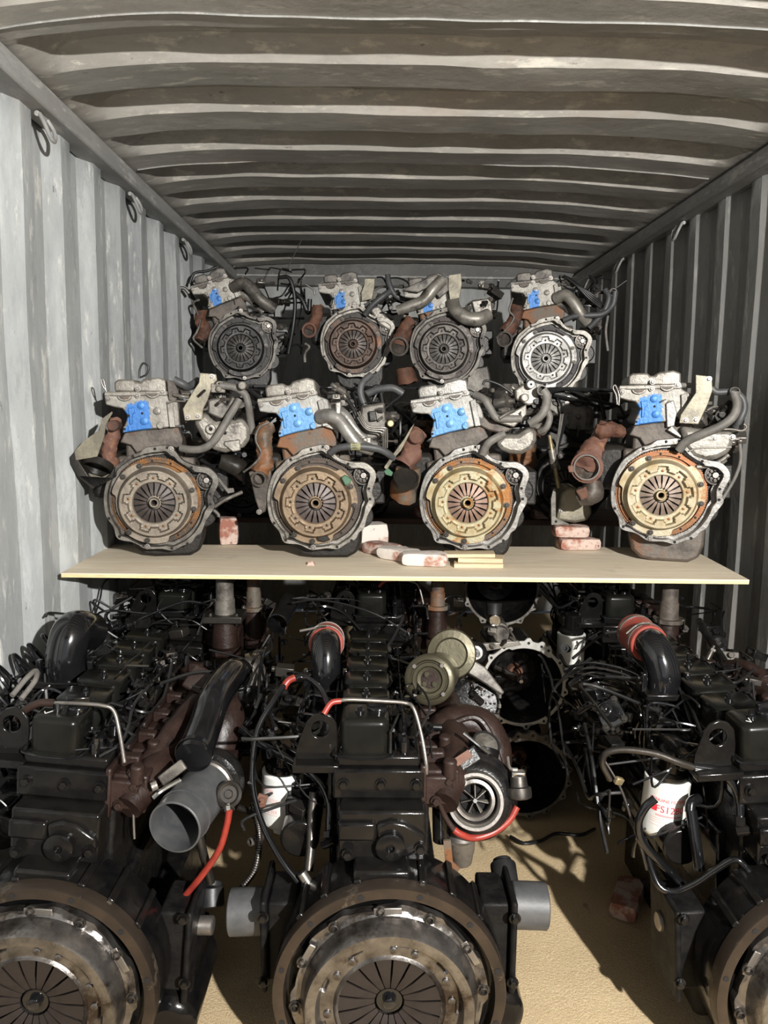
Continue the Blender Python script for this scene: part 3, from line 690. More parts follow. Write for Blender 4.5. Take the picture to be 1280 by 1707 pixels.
# ---- second
e2 = small_engine(-.205, 2.62, 1.121, 7, 'brown', 'brown faced engine with silver intake pipe, second from left on the board', 0, 0, head='alu_head_wide', rim='alu', neck='iron_rust', pan='iron_dark', bottom=BT, yaw=math.radians(3))
flanks(e2)
K6 = .00205/4.571; T = Trace(e2, 588, 985, K6)
ip = T.tb('intake_pipe', [(615, 345, .0), (690, 335, -.03), (760, 375, -.04), (830, 470, -.05), (890, 540, -.05), (1000, 590, -.02)], [58, 52, 50, 52, 50, 44], 'alu_bright', n=18)
T.tb('intake_pipe', [(615, 310, .03), (720, 290, .02), (790, 330, .01), (880, 440, .0), (980, 540, .01), (1060, 570, .02)], [46, 44, 44, 42, 40, 36], 'alu_bright', n=16)
T.pl('pipe_boss', [(725, 235), (770, 228), (768, 320), (730, 330)], -.05, .02, 'alu_bright', .004)
T.pl('manifold_web', [(640, 380), (720, 385), (800, 470), (650, 420)], -.01, .03, 'alu', .003)
h = T.tb('coolant_hose', [(690, 610, -.04), (740, 575, -.055), (820, 560, -.065), (940, 560, -.065), (1040, 575, -.06), (1110, 605, -.05), (1165, 650, -.03)], 27, 'rubber_grey')
T.tb('hose_label', [(840, 559, -.065), (875, 558, -.065), (912, 559, -.0655)], 29, 'yellow', parent=h)
pb = T.pl('fuel_pump', [(920, 260), (1100, 230), (1130, 480), (980, 520), (900, 430)], .0, .12, 'alu_dull', .008)
T.pl('pump_head', [(975, 300), (1030, 295), (1040, 370), (985, 375)], -.02, .02, 'iron_dark', .003, parent=pb)
for q, off in enumerate((0, 22, 44)):
    T.tb('fuel_line', [(905-off*.3, 300+off, -.04), (930, 360+off, -.05), (975, 412+off*.6, -.055), (1090-off*.5, 418+off*.8, -.055), (1112-off*.7, 450+off, -.05), (1114-off*.7, 570, -.04)], 7, 'steel')
T.cy('pump_cap', 1140, 388, 27, -.03, .05, 'brass')
T.cy('pump_port', 40, 120, 30, -.03, .04, 'alu')
T.fittings(630, 800, 100, 230, .0, 7, 11, size=.011); T.fittings(900, 1200, 240, 660, .02, 12, 12); T.cables(760, 1230, 90, 700, .02, 10, 13)
T.tb('cable_bundle', [(800, 190, .02), (860, 280, .0), (900, 370, -.01), (960, 430, -.01)], 15, 'rubber')
T.tb('breather_hose', [(1000, 20, .06), (930, 90, .04), (920, 180, .03), (990, 350, .02)], 26, 'rubber_grey')
T.tb('heater_hose', [(960, 170, .10), (1060, 130, .09), (1170, 120, .08), (1250, 160, .08)], 30, 'rubber_grey')
ex = T.lump('exhaust_manifold', [(230, 410, .02, 50), (190, 490, .0, 62), (200, 610, -.01, 52), (190, 700, -.01, 70), (160, 770, -.01, 80)], 'iron_rust')
T.tb('gasket_edge', [(235, 385, -.03), (160, 430, -.03), (135, 520, -.03), (175, 620, -.03), (120, 700, -.03), (40, 760, -.03)], 9, 'alu_dull', parent=ex)
T.open('turbine_outlet', 158, 808, 50, 'iron', -.05, .05, (-.15, -1, -.1))
T.pl('turbine_bracket', [(75, 760), (240, 720), (250, 860), (200, 1060), (160, 1080), (120, 960), (100, 860)], -.02, .01, 'iron', .004)
T.bolts(e2, [(152, 1062, -.02)], 's')
T.pl('tensioner', [(770, 790), (800, 770), (845, 800), (840, 835), (800, 850)], -.07, -.05, 'green', .003)
T.pl('tensioner', [(590, 1245), (665, 1235), (690, 1270), (650, 1285), (600, 1275)], -.045, -.03, 'iron_dark', .003)

# ---- third
e3 = small_engine(.315, 2.62, 1.126, 8, 'orange', 'orange rusted engine with washed-out blue paint, third from left, stood over wood offcuts', 0, 0, head='alu_head_wide', rim='alu_bright', neck='iron', covm='alu_bright', pan='iron_dark', bottom=BT+.005, yaw=math.radians(-5))
flanks(e3)
K7 = .00205/4.267; T = Trace(e3, 602, 920, K7)
T.pl('intake_manifold', [(775, 500), (830, 440), (930, 440), (1010, 385), (1060, 415), (1060, 480), (1030, 540), (960, 578), (880, 575), (815, 548)], -.03, .12, 'alu', .016)
T.pl('intake_manifold_upper', [(640, 300), (720, 330), (900, 400), (830, 440), (740, 420), (650, 380)], .0, .08, 'iron', .006)
T.pl('throttle_plate', [(800, 330), (880, 290), (980, 230), (985, 300), (900, 390), (760, 350)], -.03, -.01, 'alu', .004)
T.tb('coolant_hose', [(625, 165, -.01), (690, 200, -.03), (730, 260, -.035), (775, 325, -.04), (850, 332, -.035), (950, 330, -.03)], 26, 'hose_grey')
T.tb('coolant_hose', [(1080, 130, -.05), (1112, 180, -.05), (1100, 260, -.06), (1060, 320, -.06), (1000, 360, -.05)], [30, 32, 30, 28], 'hose_grey')
T.open('hose_end', 1077, 135, 29, 'hose_grey', -.06, .03)
T.tb('coolant_hose', [(690, 575, -.045), (705, 530, -.055), (740, 485, -.06), (830, 435, -.045)], 28, 'hose_grey')
T.tb('breather_hose', [(1130, 270, .0), (1150, 320, .0), (1130, 390, .0), (1090, 420, .02)], 24, 'hose_grey')
ca = T.pl('carburettor', [(900, 130), (960, 90), (1050, 80), (1065, 150), (1060, 220), (1000, 240), (910, 200)], -.01, .08, 'alu', .006)
T.cy('carburettor_port', 1005, 95, 30, -.04, .0, 'alu_bright', ca); T.cy('port_bore', 1005, 95, 14, -.0405, 0, 'hole', ca); T.cy('carburettor_port', 968, 185, 28, -.035, .0, 'alu', ca)
T.tb('throttle_cable', [(680, 100, .0), (700, 70, .0), (780, 90, .0), (850, 130, .0), (890, 160, .0)], 9, 'rubber')
T.fittings(790, 1090, 90, 400, .0, 13, 21); T.fittings(610, 700, 130, 260, .0, 4, 22, size=.010); T.cables(680, 1130, 90, 600, .05, 7, 25)
T.lump('exhaust_manifold', [(250, 430, .01, 55), (190, 520, .0, 60), (190, 600, -.01, 66), (150, 660, -.01, 70)], 'rust_pink')
T.cy('port_stub', 225, 460, 52, -.05, .04, 'rust')
MB().lathe([(.0435, -.02), (.0435, .0), (.0385, .0), (.0360, -.006), (0, -.006)], T.p(158, 745, -.055), (.1, -.55, .62), 32).obj('turbine_outlet', M['iron_dark'], e3)
T.pl('outlet_clip', [(5, 700), (35, 680), (70, 710), (60, 735), (20, 725)], -.09, -.07, 'green', .002)
T.lump('turbine_housing', [(160, 690, .02, 80), (150, 800, .03, 105), (140, 900, .05, 112)], 'iron_rust', j=.008)
T.pl('heat_shield', [(0, 680), (60, 590), (140, 480), (185, 400), (210, 370), (180, 440), (120, 560), (75, 610), (20, 700)], -.05, -.045, 'galv', .001)
T.pl('loose_tab', [(500, 1240), (570, 1250), (560, 1300), (520, 1290)], -.0, .01, 'iron', .002)

# ---- fourth
e4 = small_engine(.977, 2.62, 1.158, 0, 'yellow', 'cream and orange rusted engine with square blue paint, rightmost on the board', 0, 0, rim='alu_bright', neck='iron', covm='alu', pan='iron', bottom=BT, yaw=math.radians(-15))
flanks(e4)
K8 = .00205/3.765; T = Trace(e4, 762, 765, K8)
br = T.pl('steady_bracket', [(908, 28), (1000, 40), (1010, 118), (988, 205), (942, 325), (832, 320), (838, 268), (915, 135)], -.050, -.043, 'galv', .002)
T.bolts(br, [(868, 302), (925, 298), (985, 55)], 's', -.050)
im = T.pl('intake_manifold', [(835, 330), (960, 350), (1130, 350), (1168, 375), (1160, 440), (1140, 500), (1070, 540), (990, 555), (920, 530), (870, 470)], -.035, .13, 'alu', .016, taper=.94)
T.tb('manifold_seam', [(900, 490, -.036), (960, 470, -.037), (1050, 465, -.037), (1140, 460, -.036)], 5, 'alu', parent=im)
T.bolts(im, [(1143, 400), (1045, 410)], 's', -.036)
T.pl('manifold_web', [(770, 365), (800, 335), (860, 400), (855, 415)], -.01, .03, 'alu_bright', .003)
T.tb('coolant_hose', [(842, 485, -.035), (880, 430, -.05), (960, 385, -.065), (1060, 335, -.07), (1125, 280, -.065), (1150, 210, -.055), (1132, 135, -.045)], 27, 'hose_grey')
T.open('hose_end', 1135, 122, 25, 'hose_grey', -.05, .04, (0, -.8, .6))
T.tb('coolant_hose', [(1010, 105, -.02), (1040, 130, -.02), (1130, 130, -.02), (1185, 165, -.02), (1202, 230, -.02), (1180, 300, -.02), (1165, 340, -.01)], 21, 'rubber_grey')
T.tb('drain_hose', [(1192, 440, -.02), (1203, 540, -.02), (1180, 640, -.02), (1140, 730, -.02), (1098, 812, -.02)], 11, 'hose_grey')
T.tb('fuel_line', [(1040, 355, -.05), (1130, 352, -.05), (1185, 360, -.05), (1212, 340, -.05), (1195, 318, -.05)], 7, 'alu')
T.tb('water_pipe', [(740, 90, .02), (820, 88, .02), (900, 88, .03)], 17, 'hose_grey')
T.tb('lifting_eye', [(478, 215, .0), (476, 150, .0), (450, 90, .0), (438, 110, .0), (458, 150, .0), (468, 210, .0)], 6, 'steel')
T.fittings(950, 1120, 180, 330, .0, 9, 31); T.fittings(1150, 1210, 390, 470, .0, 3, 32, size=.012); T.fittings(745, 840, 110, 320, .0, 5, 33, size=.011); T.cables(960, 1190, 160, 330, .04, 4, 34)
T.pl('intake_flange', [(755, 200), (800, 180), (825, 260), (815, 340), (770, 350)], -.01, .02, 'alu_bright', .003)
T.tb('support_arm', [(960, 590, .0), (1030, 580, .0), (1100, 545, .0), (1140, 510, .0)], 14, 'alu')
T.tb('support_arm', [(1020, 640, .02), (1080, 590, .02), (1130, 540, .02)], 16, 'hose_grey')
ex = T.lump('exhaust_manifold', [(430, 350, .02, 55), (385, 420, .01, 48), (340, 480, .0, 66), (320, 540, -.01, 84), (300, 600, .0, 80)], 'rust_pink')
T.lump('port_stub', [(500, 375, .02, 45), (400, 370, -.02, 45), (345, 365, -.02, 36)], 'rust')
T.open('turbine_outlet', 300, 604, 92, 'rust_pink', -.055, .05, (-.12, -1, .02), 1.1, wall=.10)
MB().lathe([(.0400, -.004), (.0445, -.004), (.0445, .004), (.0400, .004)], T.p(300, 604, -.061), (-.12, -1, .02), 32).obj('outlet_ring', M['steel'], e4)
T.pl('turbine_lug', [(180, 600), (215, 590), (225, 640), (190, 640)], -.06, -.03, 'rust_pink', .004)
T.pl('turbine_lug', [(260, 670), (310, 680), (300, 695), (265, 690)], -.06, -.03, 'rust_pink', .004)
T.lump('turbine_housing', [(340, 700, .04, 60), (340, 780, .04, 75), (260, 820, .05, 60)], 'iron', j=.006)
T.pl('rusty_plate', [(235, 765), (300, 735), (325, 800), (275, 830)], .0, .03, 'rust', .004)

# ---- top row, four engines stacked on the rear ones
def T_of(t, cx, cy, k): return Trace(t, cx, cy, k)
t1 = small_engine(-.714, 4.10, 1.742, 17, 'black', 'blackened engine leaning left, top left of the upper row', 0, 0, rim='alu_dull', neck='iron', covm='alu_dull', bottom=1.53, yaw=math.radians(8), head='alu_head_small')
T = Trace(t1, 365, 535, .00313/3.556); flanks(t1)
T.tb('intake_pipe', [(320, 190, .0), (380, 165, -.03), (430, 200, -.04), (480, 260, -.05), (560, 310, -.03)], [34, 34, 36, 34, 34], 'alu_dull', n=16)
T.tb('intake_pipe', [(330, 210, .03), (420, 240, .02), (500, 320, .02)], [30, 30, 28], 'alu', n=14)
T.pl('pipe_boss', [(365, 130), (385, 125), (395, 160), (370, 170)], -.04, .0, 'alu', .004)
T.cables(330, 740, 70, 350, .0, 12, 41); T.cables(560, 720, 120, 580, .02, 8, 42, 'rubber', .005)
T.tb('cable_bundle', [(590, 120, .0), (650, 130, -.02), (680, 250, -.02), (670, 400, -.02), (640, 560, .0)], 12, 'rubber')
T.tb('cable_bundle', [(650, 180, .02), (720, 240, .0), (760, 320, .0), (770, 240, .0)], 14, 'rubber')
T.fittings(460, 640, 130, 330, .02, 10, 43, ('alu_dull', 'steel', 'iron_dark', 'iron_dark')); T.fittings(570, 650, 390, 520, .03, 6, 44)
T.tb('water_hose', [(70, 170, .02), (100, 110, .02), (170, 95, .02), (230, 70, .02)], 8, 'rubber')
T.tb('dipstick_wire', [(0, 205, .0), (40, 200, .0), (70, 230, .0)], 10, 'steel')
T.tb('gasket_edge', [(130, 265, -.02), (95, 290, -.02), (130, 380, -.02), (110, 450, -.02), (90, 490, -.02), (140, 540, -.02)], 7, 'alu_dull')
T.lump('exhaust_manifold', [(140, 320, .0, 32), (130, 400, .0, 26), (160, 420, .0, 28), (125, 500, .0, 32)], 'rust')
T.tb('antenna_wire', [(620, 120, .04), (650, 40, .04), (700, -60, .04), (725, -110, .04)], 3, 'wire')
t2 = small_engine(-.123, 3.95, 1.756, 4, 'rustbrown', 'rusty brown faced engine, second from left in the upper row', 0, 0, head='alu_head_small', drop=.06, rim='alu', neck='iron_dark', covm='alu_dull', bottom=1.53)
T = Trace(t2, 1030, 512, .00302/3.556); flanks(t2)
T.pl('steady_bracket', [(1090, 140), (1150, 140), (1150, 180), (1135, 255), (1075, 270), (1072, 220), (1090, 175)], -.04, -.034, 'galv', .002)
T.pl('intake_manifold', [(1110, 300), (1180, 290), (1220, 350), (1270, 370), (1250, 440), (1180, 400)], -.02, .09, 'alu', .01)
T.tb('coolant_hose', [(1095, 345, -.03), (1140, 290, -.045), (1200, 240, -.045), (1240, 210, -.03)], 18, 'rubber_grey')
T.tb('coolant_hose', [(1225, 115, -.02), (1235, 170, -.03), (1270, 230, -.03), (1330, 260, -.02)], 17, 'rubber_grey')
T.fittings(1150, 1300, 170, 320, .0, 9, 51); T.cables(1150, 1350, 130, 330, .0, 8, 52)
T.lump('exhaust_manifold', [(820, 290, .0, 32), (805, 370, .0, 30), (770, 430, .0, 36)], 'rust')
T.open('turbine_outlet', 770, 438, 36, 'rust_pink', -.045, .03, (-.1, -1, 0), 1.2)
T.tb('oil_drain', [(740, 510, .0), (765, 530, .0), (740, 570, .0), (740, 620, .0)], 10, 'alu_dull')
T.tb('wire_loop', [(745, 170, .0), (790, 200, .0), (800, 230, .0)], 6, 'steel')
t3 = small_engine(.321, 3.80, 1.726, 8, 'grey', 'dark grey faced engine with curved pipe over its blue spot, third in upper row', 0, 0, rim='alu_dull', neck='iron_rust', covm='alu_dull', bottom=1.52, yaw=math.radians(-4), head='alu_head_small', drop=.055)
T = Trace(t3, 323, 487, .00291/3.2); flanks(t3)
T.tb('cross_pipe', [(70, 295, -.05), (130, 275, -.055), (210, 245, -.06), (255, 190, -.06), (300, 140, -.04)], [26, 30, 30, 32], 'alu', n=14)
T.pl('cross_pipe_plate', [(90, 190), (170, 150), (270, 108), (335, 125), (340, 190), (290, 230), (240, 170), (180, 200)], -.045, -.03, 'alu_dull', .004)
T.tb('intake_pipe', [(360, 240, -.02), (375, 290, -.04), (430, 330, -.05), (500, 335, -.045), (550, 310, -.02)], [34, 34, 36, 38, 34], 'alu', n=16)
T.pl('steady_bracket', [(335, 115), (400, 105), (405, 160), (395, 230), (345, 240), (335, 180)], -.055, -.048, 'galv', .002)
T.pl('carburettor', [(460, 240), (560, 225), (570, 300), (480, 310)], -.02, .06, 'alu', .005)
T.fittings(420, 590, 130, 330, .0, 14, 61); T.cables(400, 600, 130, 320, .02, 5, 62)
T.lump('exhaust_manifold', [(140, 330, .0, 30), (105, 400, .0, 36), (85, 470, .0, 44)], 'rust')
T.open('turbine_outlet', 82, 478, 46, 'iron', -.05, .03, (-.1, -1, -.2), 1.12)
T.lump('rusty_pod', [(110, 590, .03, 50), (130, 670, .03, 60)], 'rust', j=.006)
T.pl('side_cover', [(450, 590), (560, 568), (575, 640), (580, 730), (440, 730)], .03, .10, 'alu_dull', .008)
t4 = small_engine(.801, 3.72, 1.681, 4, 'silver', 'bright silver faced engine with blue paint, rightmost of the upper row', 0, 0, rim='alu', neck='iron_rust', covm='alu_dull', pan='iron', bottom=1.47, yaw=math.radians(-10), head='alu_head_small')
T = Trace(t4, 868, 538, .002856/3.2); flanks(t4)
T.tb('intake_pipe', [(905, 225, .0), (950, 215, -.03), (990, 250, -.045), (1030, 310, -.045), (1070, 350, -.02)], [32, 30, 30, 30], 'alu', n=16)
T.tb('intake_pipe', [(920, 250, .03), (980, 280, .02), (1020, 330, .02)], 26, 'alu_dull', n=14)
T.tb('coolant_hose', [(945, 345, -.04), (1000, 325, -.05), (1070, 322, -.055), (1140, 315, -.05), (1190, 270, -.04), (1200, 200, -.04)], 15, 'rubber_grey')
T.tb('coolant_hose', [(1150, 190, -.03), (1170, 230, -.04), (1150, 300, -.04), (1110, 350, -.03), (1080, 380, -.02)], 15, 'rubber_grey')
T.open('hose_end', 1190, 205, 17, 'hose_grey', -.045, .03)
T.tb('drain_hose', [(1172, 320, -.02), (1165, 400, -.02), (1180, 500, -.02)], 7, 'hose_grey')
for q in range(4): T.tb('cable_bundle', [(940+12*q, 110+6*q, .0), (1000+10*q, 160+5*q, -.02), (1070+9*q, 230-4*q, -.02), (1140, 280-8*q, .0)], 7, 'rubber')
T.fittings(920, 1000, 110, 190, .0, 6, 71, size=.012); T.fittings(1060, 1170, 170, 230, .0, 6, 72, size=.013); T.cables(920, 1190, 110, 260, .03, 7, 73)
T.tb('radio_wire', [(1060, 200, .0), (1180, 190, .0), (1260, 140, .0)], 4, 'wire')
T.fittings(1060, 1130, 360, 410, .02, 5, 74, ('iron_dark', 'alu_dull'))
T.lump('exhaust_manifold', [(700, 260, .0, 34), (690, 340, .0, 36), (650, 400, .0, 40)], 'rust')
T.tb('gasket_edge', [(680, 225, -.02), (665, 290, -.03), (690, 330, -.03), (640, 400, -.03), (600, 430, -.03)], 6, 'alu_dull')
T.open('turbine_outlet', 645, 440, 38, 'iron', -.05, .03, (-.15, -1, -.1), 1.1)
T.tb('wire_loop', [(640, 160, .03), (680, 120, .03), (720, 112, .03), (700, 180, .03)], 4, 'rubber')

# ---- rear engines under the upper row, seen only through the gaps
rear = []
for q, (x, y, lab) in enumerate(((-.60, 3.46, 'dark engine behind the board row, seen between first and second engines'),
                            (-.10, 3.50, 'dark engine behind the board row, seen above the second engine pipes'),
                            (.37, 3.46, 'dark engine behind the board row, just right of the third engine'),
                            (.84, 3.42, 'brown engine behind the board row, seen just left of the fourth engine'))):
    r_ = small_engine(x, y, 1.11, 5-4*q, 'black', lab, 0, 0, head='alu_dull', rim='iron_dark', neck='iron_dark', covm='iron_dark', pan='iron_dark', bottom=.94)  # same engine parts in darker, duller colours
    flanks(r_); T = Trace(r_, 560, 1003, K5*1.02)
    T.cables(200, 1250, 150, 700, -.02, 20, 80+q, 'rubber', .006); T.fittings(150, 400, 250, 600, -.04, 7, 100+q, ('iron_dark', 'alu_dull', 'iron')); T.fittings(700, 1200, 200, 640, .0, 14, 90+q, ('alu_dull', 'iron_dark', 'iron_dark'))
    T.lump('turbine_housing', [(200, 620, .0, 90), (170, 760, .0, 130), (150, 900, .0, 120)], 'iron_rust' if q else 'iron', j=.01)
    T.lump('exhaust_manifold', [(300, 450, .0, 50), (250, 560, -.02, 60)], 'rust')

# ------------------------------------------------------------------ board, bricks, offcuts
m_ply, nt, bs = nodes_of('plywood_face')
tc = N(nt, 'ShaderNodeTexCoord'); vec = tc.outputs['Object']
f1, _ = noise_mask(nt, vec, 5, .3, .7, detail=8, stretch=(.6, 5, 5)); col = mixc(nt, f1, (.78, .68, .52), (.66, .55, .40))
f2, _ = noise_mask(nt, vec, 14, .5, .62, detail=8, stretch=(.5, 7, 5), rough=.7); col = mixc(nt, f2, col, (.82, .74, .60))
f3, _ = noise_mask(nt, vec, 4, .62, .72, detail=8); col = mixc(nt, f3, col, (.56, .48, .38))
nt.links.new(col, bs.inputs['Base Color']); bs.inputs['Roughness'].default_value = .75
m_edge = mat('plywood_edge', (.80, .72, .40), (.62, .50, .25), 30, rough=.8, stretch=(1, 1, 20))
bd = thing('plywood_sheet', 'wide pale plywood sheet with yellow front edge carrying the middle row of engines', 'board', (.08, 2.65, .905))
b = MB(); front = [(-1.075, -.262), (-.6, -.266), (0, -.27), (.55, -.272), (1.10, -.278)]; back = [(1.135, .29), (.5, .28), (0, .27), (-.6, .265), (-1.085, .25)]
def plan_prism(b, pts, z0, z1):
    n = len(pts); vs = [(x, y, z0) for x, y in pts]+[(x, y, z1) for x, y in pts]
    return b.add(vs, [tuple(range(n-1, -1, -1)), tuple(range(n, 2*n))]+[(i, (i+1) % n, n+(i+1) % n, n+i) for i in range(n)])
plan_prism(MB(), front+back, .004, .0085).obj('face_veneer', m_ply, bd)
plan_prism(MB(), [(x, y+.001) for x, y in front]+[(x, y-.001) for x, y in back], -.006, .0039).obj('ply_core', m_edge, bd)
bd2 = thing('rear_board', 'rough board at the back edge, seen between third and fourth engines behind the plywood', 'board', (.08, 3.62, .925))
plan_prism(MB(), [(-1.02, -.13), (1.10, -.14), (1.10, .62), (-1.02, .62)], -.012, .013).obj('rear_panel', mat('weathered_board', (.20, .12, .09), (.12, .08, .06), 9, rough=.8, stretch=(.4, 5, 5)), bd2, .003)

def brick(x, y, z, rz, L, W, H, m, label, group=None, ry=0, seed=0, kind='brick'):
    b = MB(); nx, ny, nz = 7, 4, 3; rnd = random.Random(seed)
    def pt(i, j, k):
        p = Vector(((i/nx-.5)*L, (j/ny-.5)*W, k/nz*H)); e = sum((i in (0, nx), j in (0, ny), k in (0, nz)))
        if e >= 2: p -= Vector((.0035*((i == nx)-(i == 0)), .0035*((j == ny)-(j == 0)), .003*((k == nz)-(k == 0))))*(e-1)
        n_ = noise.noise_vector(p*30+Vector((seed*3.1, 0, seed)))*.0035
        if k == 0: n_.z = 0
        return p+n_
    idx = {}
    for i in range(nx+1):
        for j in range(ny+1):
            for k in range(nz+1):
                if i in (0, nx) or j in (0, ny) or k in (0, nz): idx[i, j, k] = len(b.v); b.v.append(tuple(pt(i, j, k)))
    g = lambda *a: idx[a]
    for i in range(nx):
        for j in range(ny): b.f += [(g(i, j, 0), g(i, j+1, 0), g(i+1, j+1, 0), g(i+1, j, 0)), (g(i, j, nz), g(i+1, j, nz), g(i+1, j+1, nz), g(i, j+1, nz))]
        for k in range(nz): b.f += [(g(i, 0, k), g(i+1, 0, k), g(i+1, 0, k+1), g(i, 0, k+1)), (g(i, ny, k), g(i, ny, k+1), g(i+1, ny, k+1), g(i+1, ny, k))]
    for j in range(ny):
        for k in range(nz): b.f += [(g(0, j, k), g(0, j, k+1), g(0, j+1, k+1), g(0, j+1, k)), (g(nx, j, k), g(nx, j+1, k), g(nx, j+1, k+1), g(nx, j, k+1))]
    o = b.obj(kind, m, ang=28, loc=(x, y, z), rot=(0, ry, rz)); return tag(o, label, 'brick' if kind == 'brick' else 'wood block', group)
Z0 = .9135
brick(.165, 2.565, Z0, math.radians(-8), .155, .085, .045, M['brick_white'], 'whitewashed brick lying nearest the front edge, beside the wood offcuts', 'loose bricks on the plywood', seed=1)
brick(.080, 2.652, Z0, math.radians(-38), .15, .08, .042, M['brick_white'], 'pink white brick lying second in the slanting line of bricks', 'loose bricks on the plywood', seed=2)
brick(.022, 2.752, Z0, math.radians(-42), .14, .08, .042, M['brick'], 'dark red edged brick at the back end of the slanting line, against the second engine', 'loose bricks on the plywood', seed=3)
brick(-.02, 2.885, Z0, math.radians(20), .11, .10, .095, M['brick_white'], 'pale crumbling brick lump behind the second engine pan', 'loose bricks on the plywood', seed=4)
brick(-.572, 2.935, Z0, math.radians(15), .075, .07, .105, M['brick'], 'pink brick stood on end beside the leftmost engine pan', 'loose bricks on the plywood', seed=5)
brick(.771, 2.895, Z0, math.radians(3), .158, .09, .045, M['brick'], 'pink brick under the cast housing, lower of the two', 'bricks under the cast housing', seed=6)
brick(.742, 2.900, Z0+.0462, math.radians(-2), .135, .085, .045, M['brick'], 'pink grey brick under the cast housing, upper of the two', 'bricks under the cast housing', seed=7)
brick(.78, 3.54, .9385, math.radians(2), .12, .09, .06, M['brick'], 'brown brick on the rear board behind the third engine', 'bricks on the rear board', seed=8)
brick(.22, 3.54, .9385, math.radians(12), .10, .07, .05, M['brick'], 'small brown brick on the rear board, between second and third engines', 'bricks on the rear board', seed=9)
tag(MB().add([(-.014, -.008, 0), (.013, -.01, 0), (.015, .008, 0), (-.012, .01, 0), (-.008, -.004, .012), (.006, -.006, .015), (.008, .005, .011), (-.006, .006, .013)], [(3, 2, 1, 0), (4, 5, 6, 7), (0, 1, 5, 4), (1, 2, 6, 5), (2, 3, 7, 6), (3, 0, 4, 7)]).obj('brick_chip', M['brick'], loc=(-.22, 2.545, Z0)), 'tiny pink brick chip lying before the second engine', 'rubble')
def offcut(x, y, z, rz, L, W, H, label, ry=0):
    b = MB().box(-L/2, L/2, -W/2, W/2, 0, H); 
    b.v = [(v[0]+(.006 if v[1] > 0 else -.004), v[1], v[2]) for v in b.v]
    return tag(b.obj('wood_offcut', M['wood'], bevel=.0015, loc=(x, y, z), rot=(0, ry, rz)), label, 'wood block', 'wood offcuts by the third engine')
offcut(.345, 2.560, Z0, math.radians(1), .165, .085, .014, 'pale wood offcut lying flat on the plywood, bottom of the stack of three')
offcut(.355, 2.572, Z0+.0145, math.radians(-3), .150, .08, .015, 'pale wood offcut in the middle of the stack of three')
offcut(.315, 2.578, Z0+.030, math.radians(4), .175, .07, .012, 'pale thin wood offcut on top of the stack of three')

# cast housing standing on the two bricks, with the stay rod rising from it
hs = thing('pump_housing', 'tan cast pump housing with flange and upright rod on two pink bricks', 'engine part', (.738, 2.93, 1.004))
MB().prism([(-.058, .012), (-.050, .07), (-.045, .12), (-.018, .152), (.022, .150), (.048, .12), (.085, .085), (.092, .04), (.07, .012), (.02, .0)], -.03, .09, .9).obj('casting', M['galv'], hs, .01)
MB().prism([(-.072, -.000), (-.078, .10), (-.070, .14), (-.060, .14), (-.055, .03), (.0, .004), (-.01, -.0)], -.035, -.026).obj('casting_flange', M['alu_dull'], hs, .002)
put('bolt_hole', HOLE[5], hs, loc=(-.055, -.036, .014)); put('bolt', BOLT['s'], hs, loc=(-.035, -.030, .055))
MB().tube([(-.045, -.01, .14), (-.06, -.01, .21), (-.075, .0, .29), (-.085, .0, .34)], [.009, .009, .008, .008], 10).obj('stay_rod', M['brass'], hs)
MB().cyl((-.062, -.01, .215), (-.076, -.005, .285), .014, n=14).cyl((-.066, -.01, .235), (-.069, -.01, .25), .017, n=14).obj('rod_sleeve', M['alu'], hs)
for q in range(4): MB().tube([(-.04+.008*q, .02, .42), (-.05+.006*q, .0, .36), (-.058+.003*q, -.01, .30), (-.05, .0, .25), (-.045+.01*q, .02, .21)], .0032, 6).obj('cable', M['hose_grey'] if q < 2 else M['wire'], hs)

# ------------------------------------------------------------------ big six-cylinder diesels
def loft_lid(b, cx, cy, w, d, levels, r=.022, skew=0):
    """stack of rounded rectangles: levels = [(inset, z)]"""
    n0 = len(b.v); m = 0
    for ins, z in levels:
        ww, dd = w/2-ins, d/2-ins; rr = max(.004, r-ins*.5); ring = []
        for sx, sy, a0 in ((1, 1, 0), (-1, 1, 90), (-1, -1, 180), (1, -1, 270)):
            for k in range(6):
                a = math.radians(a0+k*18); ring.append((cx+sx*(ww-rr)+rr*math.cos(a), cy+sy*(dd-rr)+rr*math.sin(a), z))
        m = len(ring); b.v += ring
    for i in range(len(levels)-1):
        for k in range(m):
            j = (k+1) % m; b.f.append((n0+i*m+k, n0+i*m+j, n0+(i+1)*m+j, n0+(i+1)*m+k))
    b.f.append(tuple(n0+(len(levels)-1)*m+k for k in range(m))); b.f.append(tuple(n0+m-1-k for k in range(m)))
    return b
def big_h(r, a):
    lob = sstep(-.3, .3, math.sin(6*a+.4)); hh = .052
    if r < .112: hh = .052+.006*math.sin(PI*sstep(.102, .112, r))
    if r > .138: hh = .052+.020*math.sin(PI/2*sstep(.138, .150, r))
    st = sstep(.5, .8, math.cos(9*a))
    if .132 < r < .146: hh += -.006*st
    if r > .166: hh = .072-.047*sstep(.166, .180, r)
    if r > .182: hh = .025+(.004*math.sin(12*a))
    rr = r
    if r > .186: rr = .186+(r-.186)*(.35+.65*lob)
    return hh, rr
BR = [.102, .104, .107, .110, .112, .120, .130, .134, .138, .142, .146, .150, .156, .162, .166, .169, .172, .175, .178, .182, .186, .192, .199, .1995]
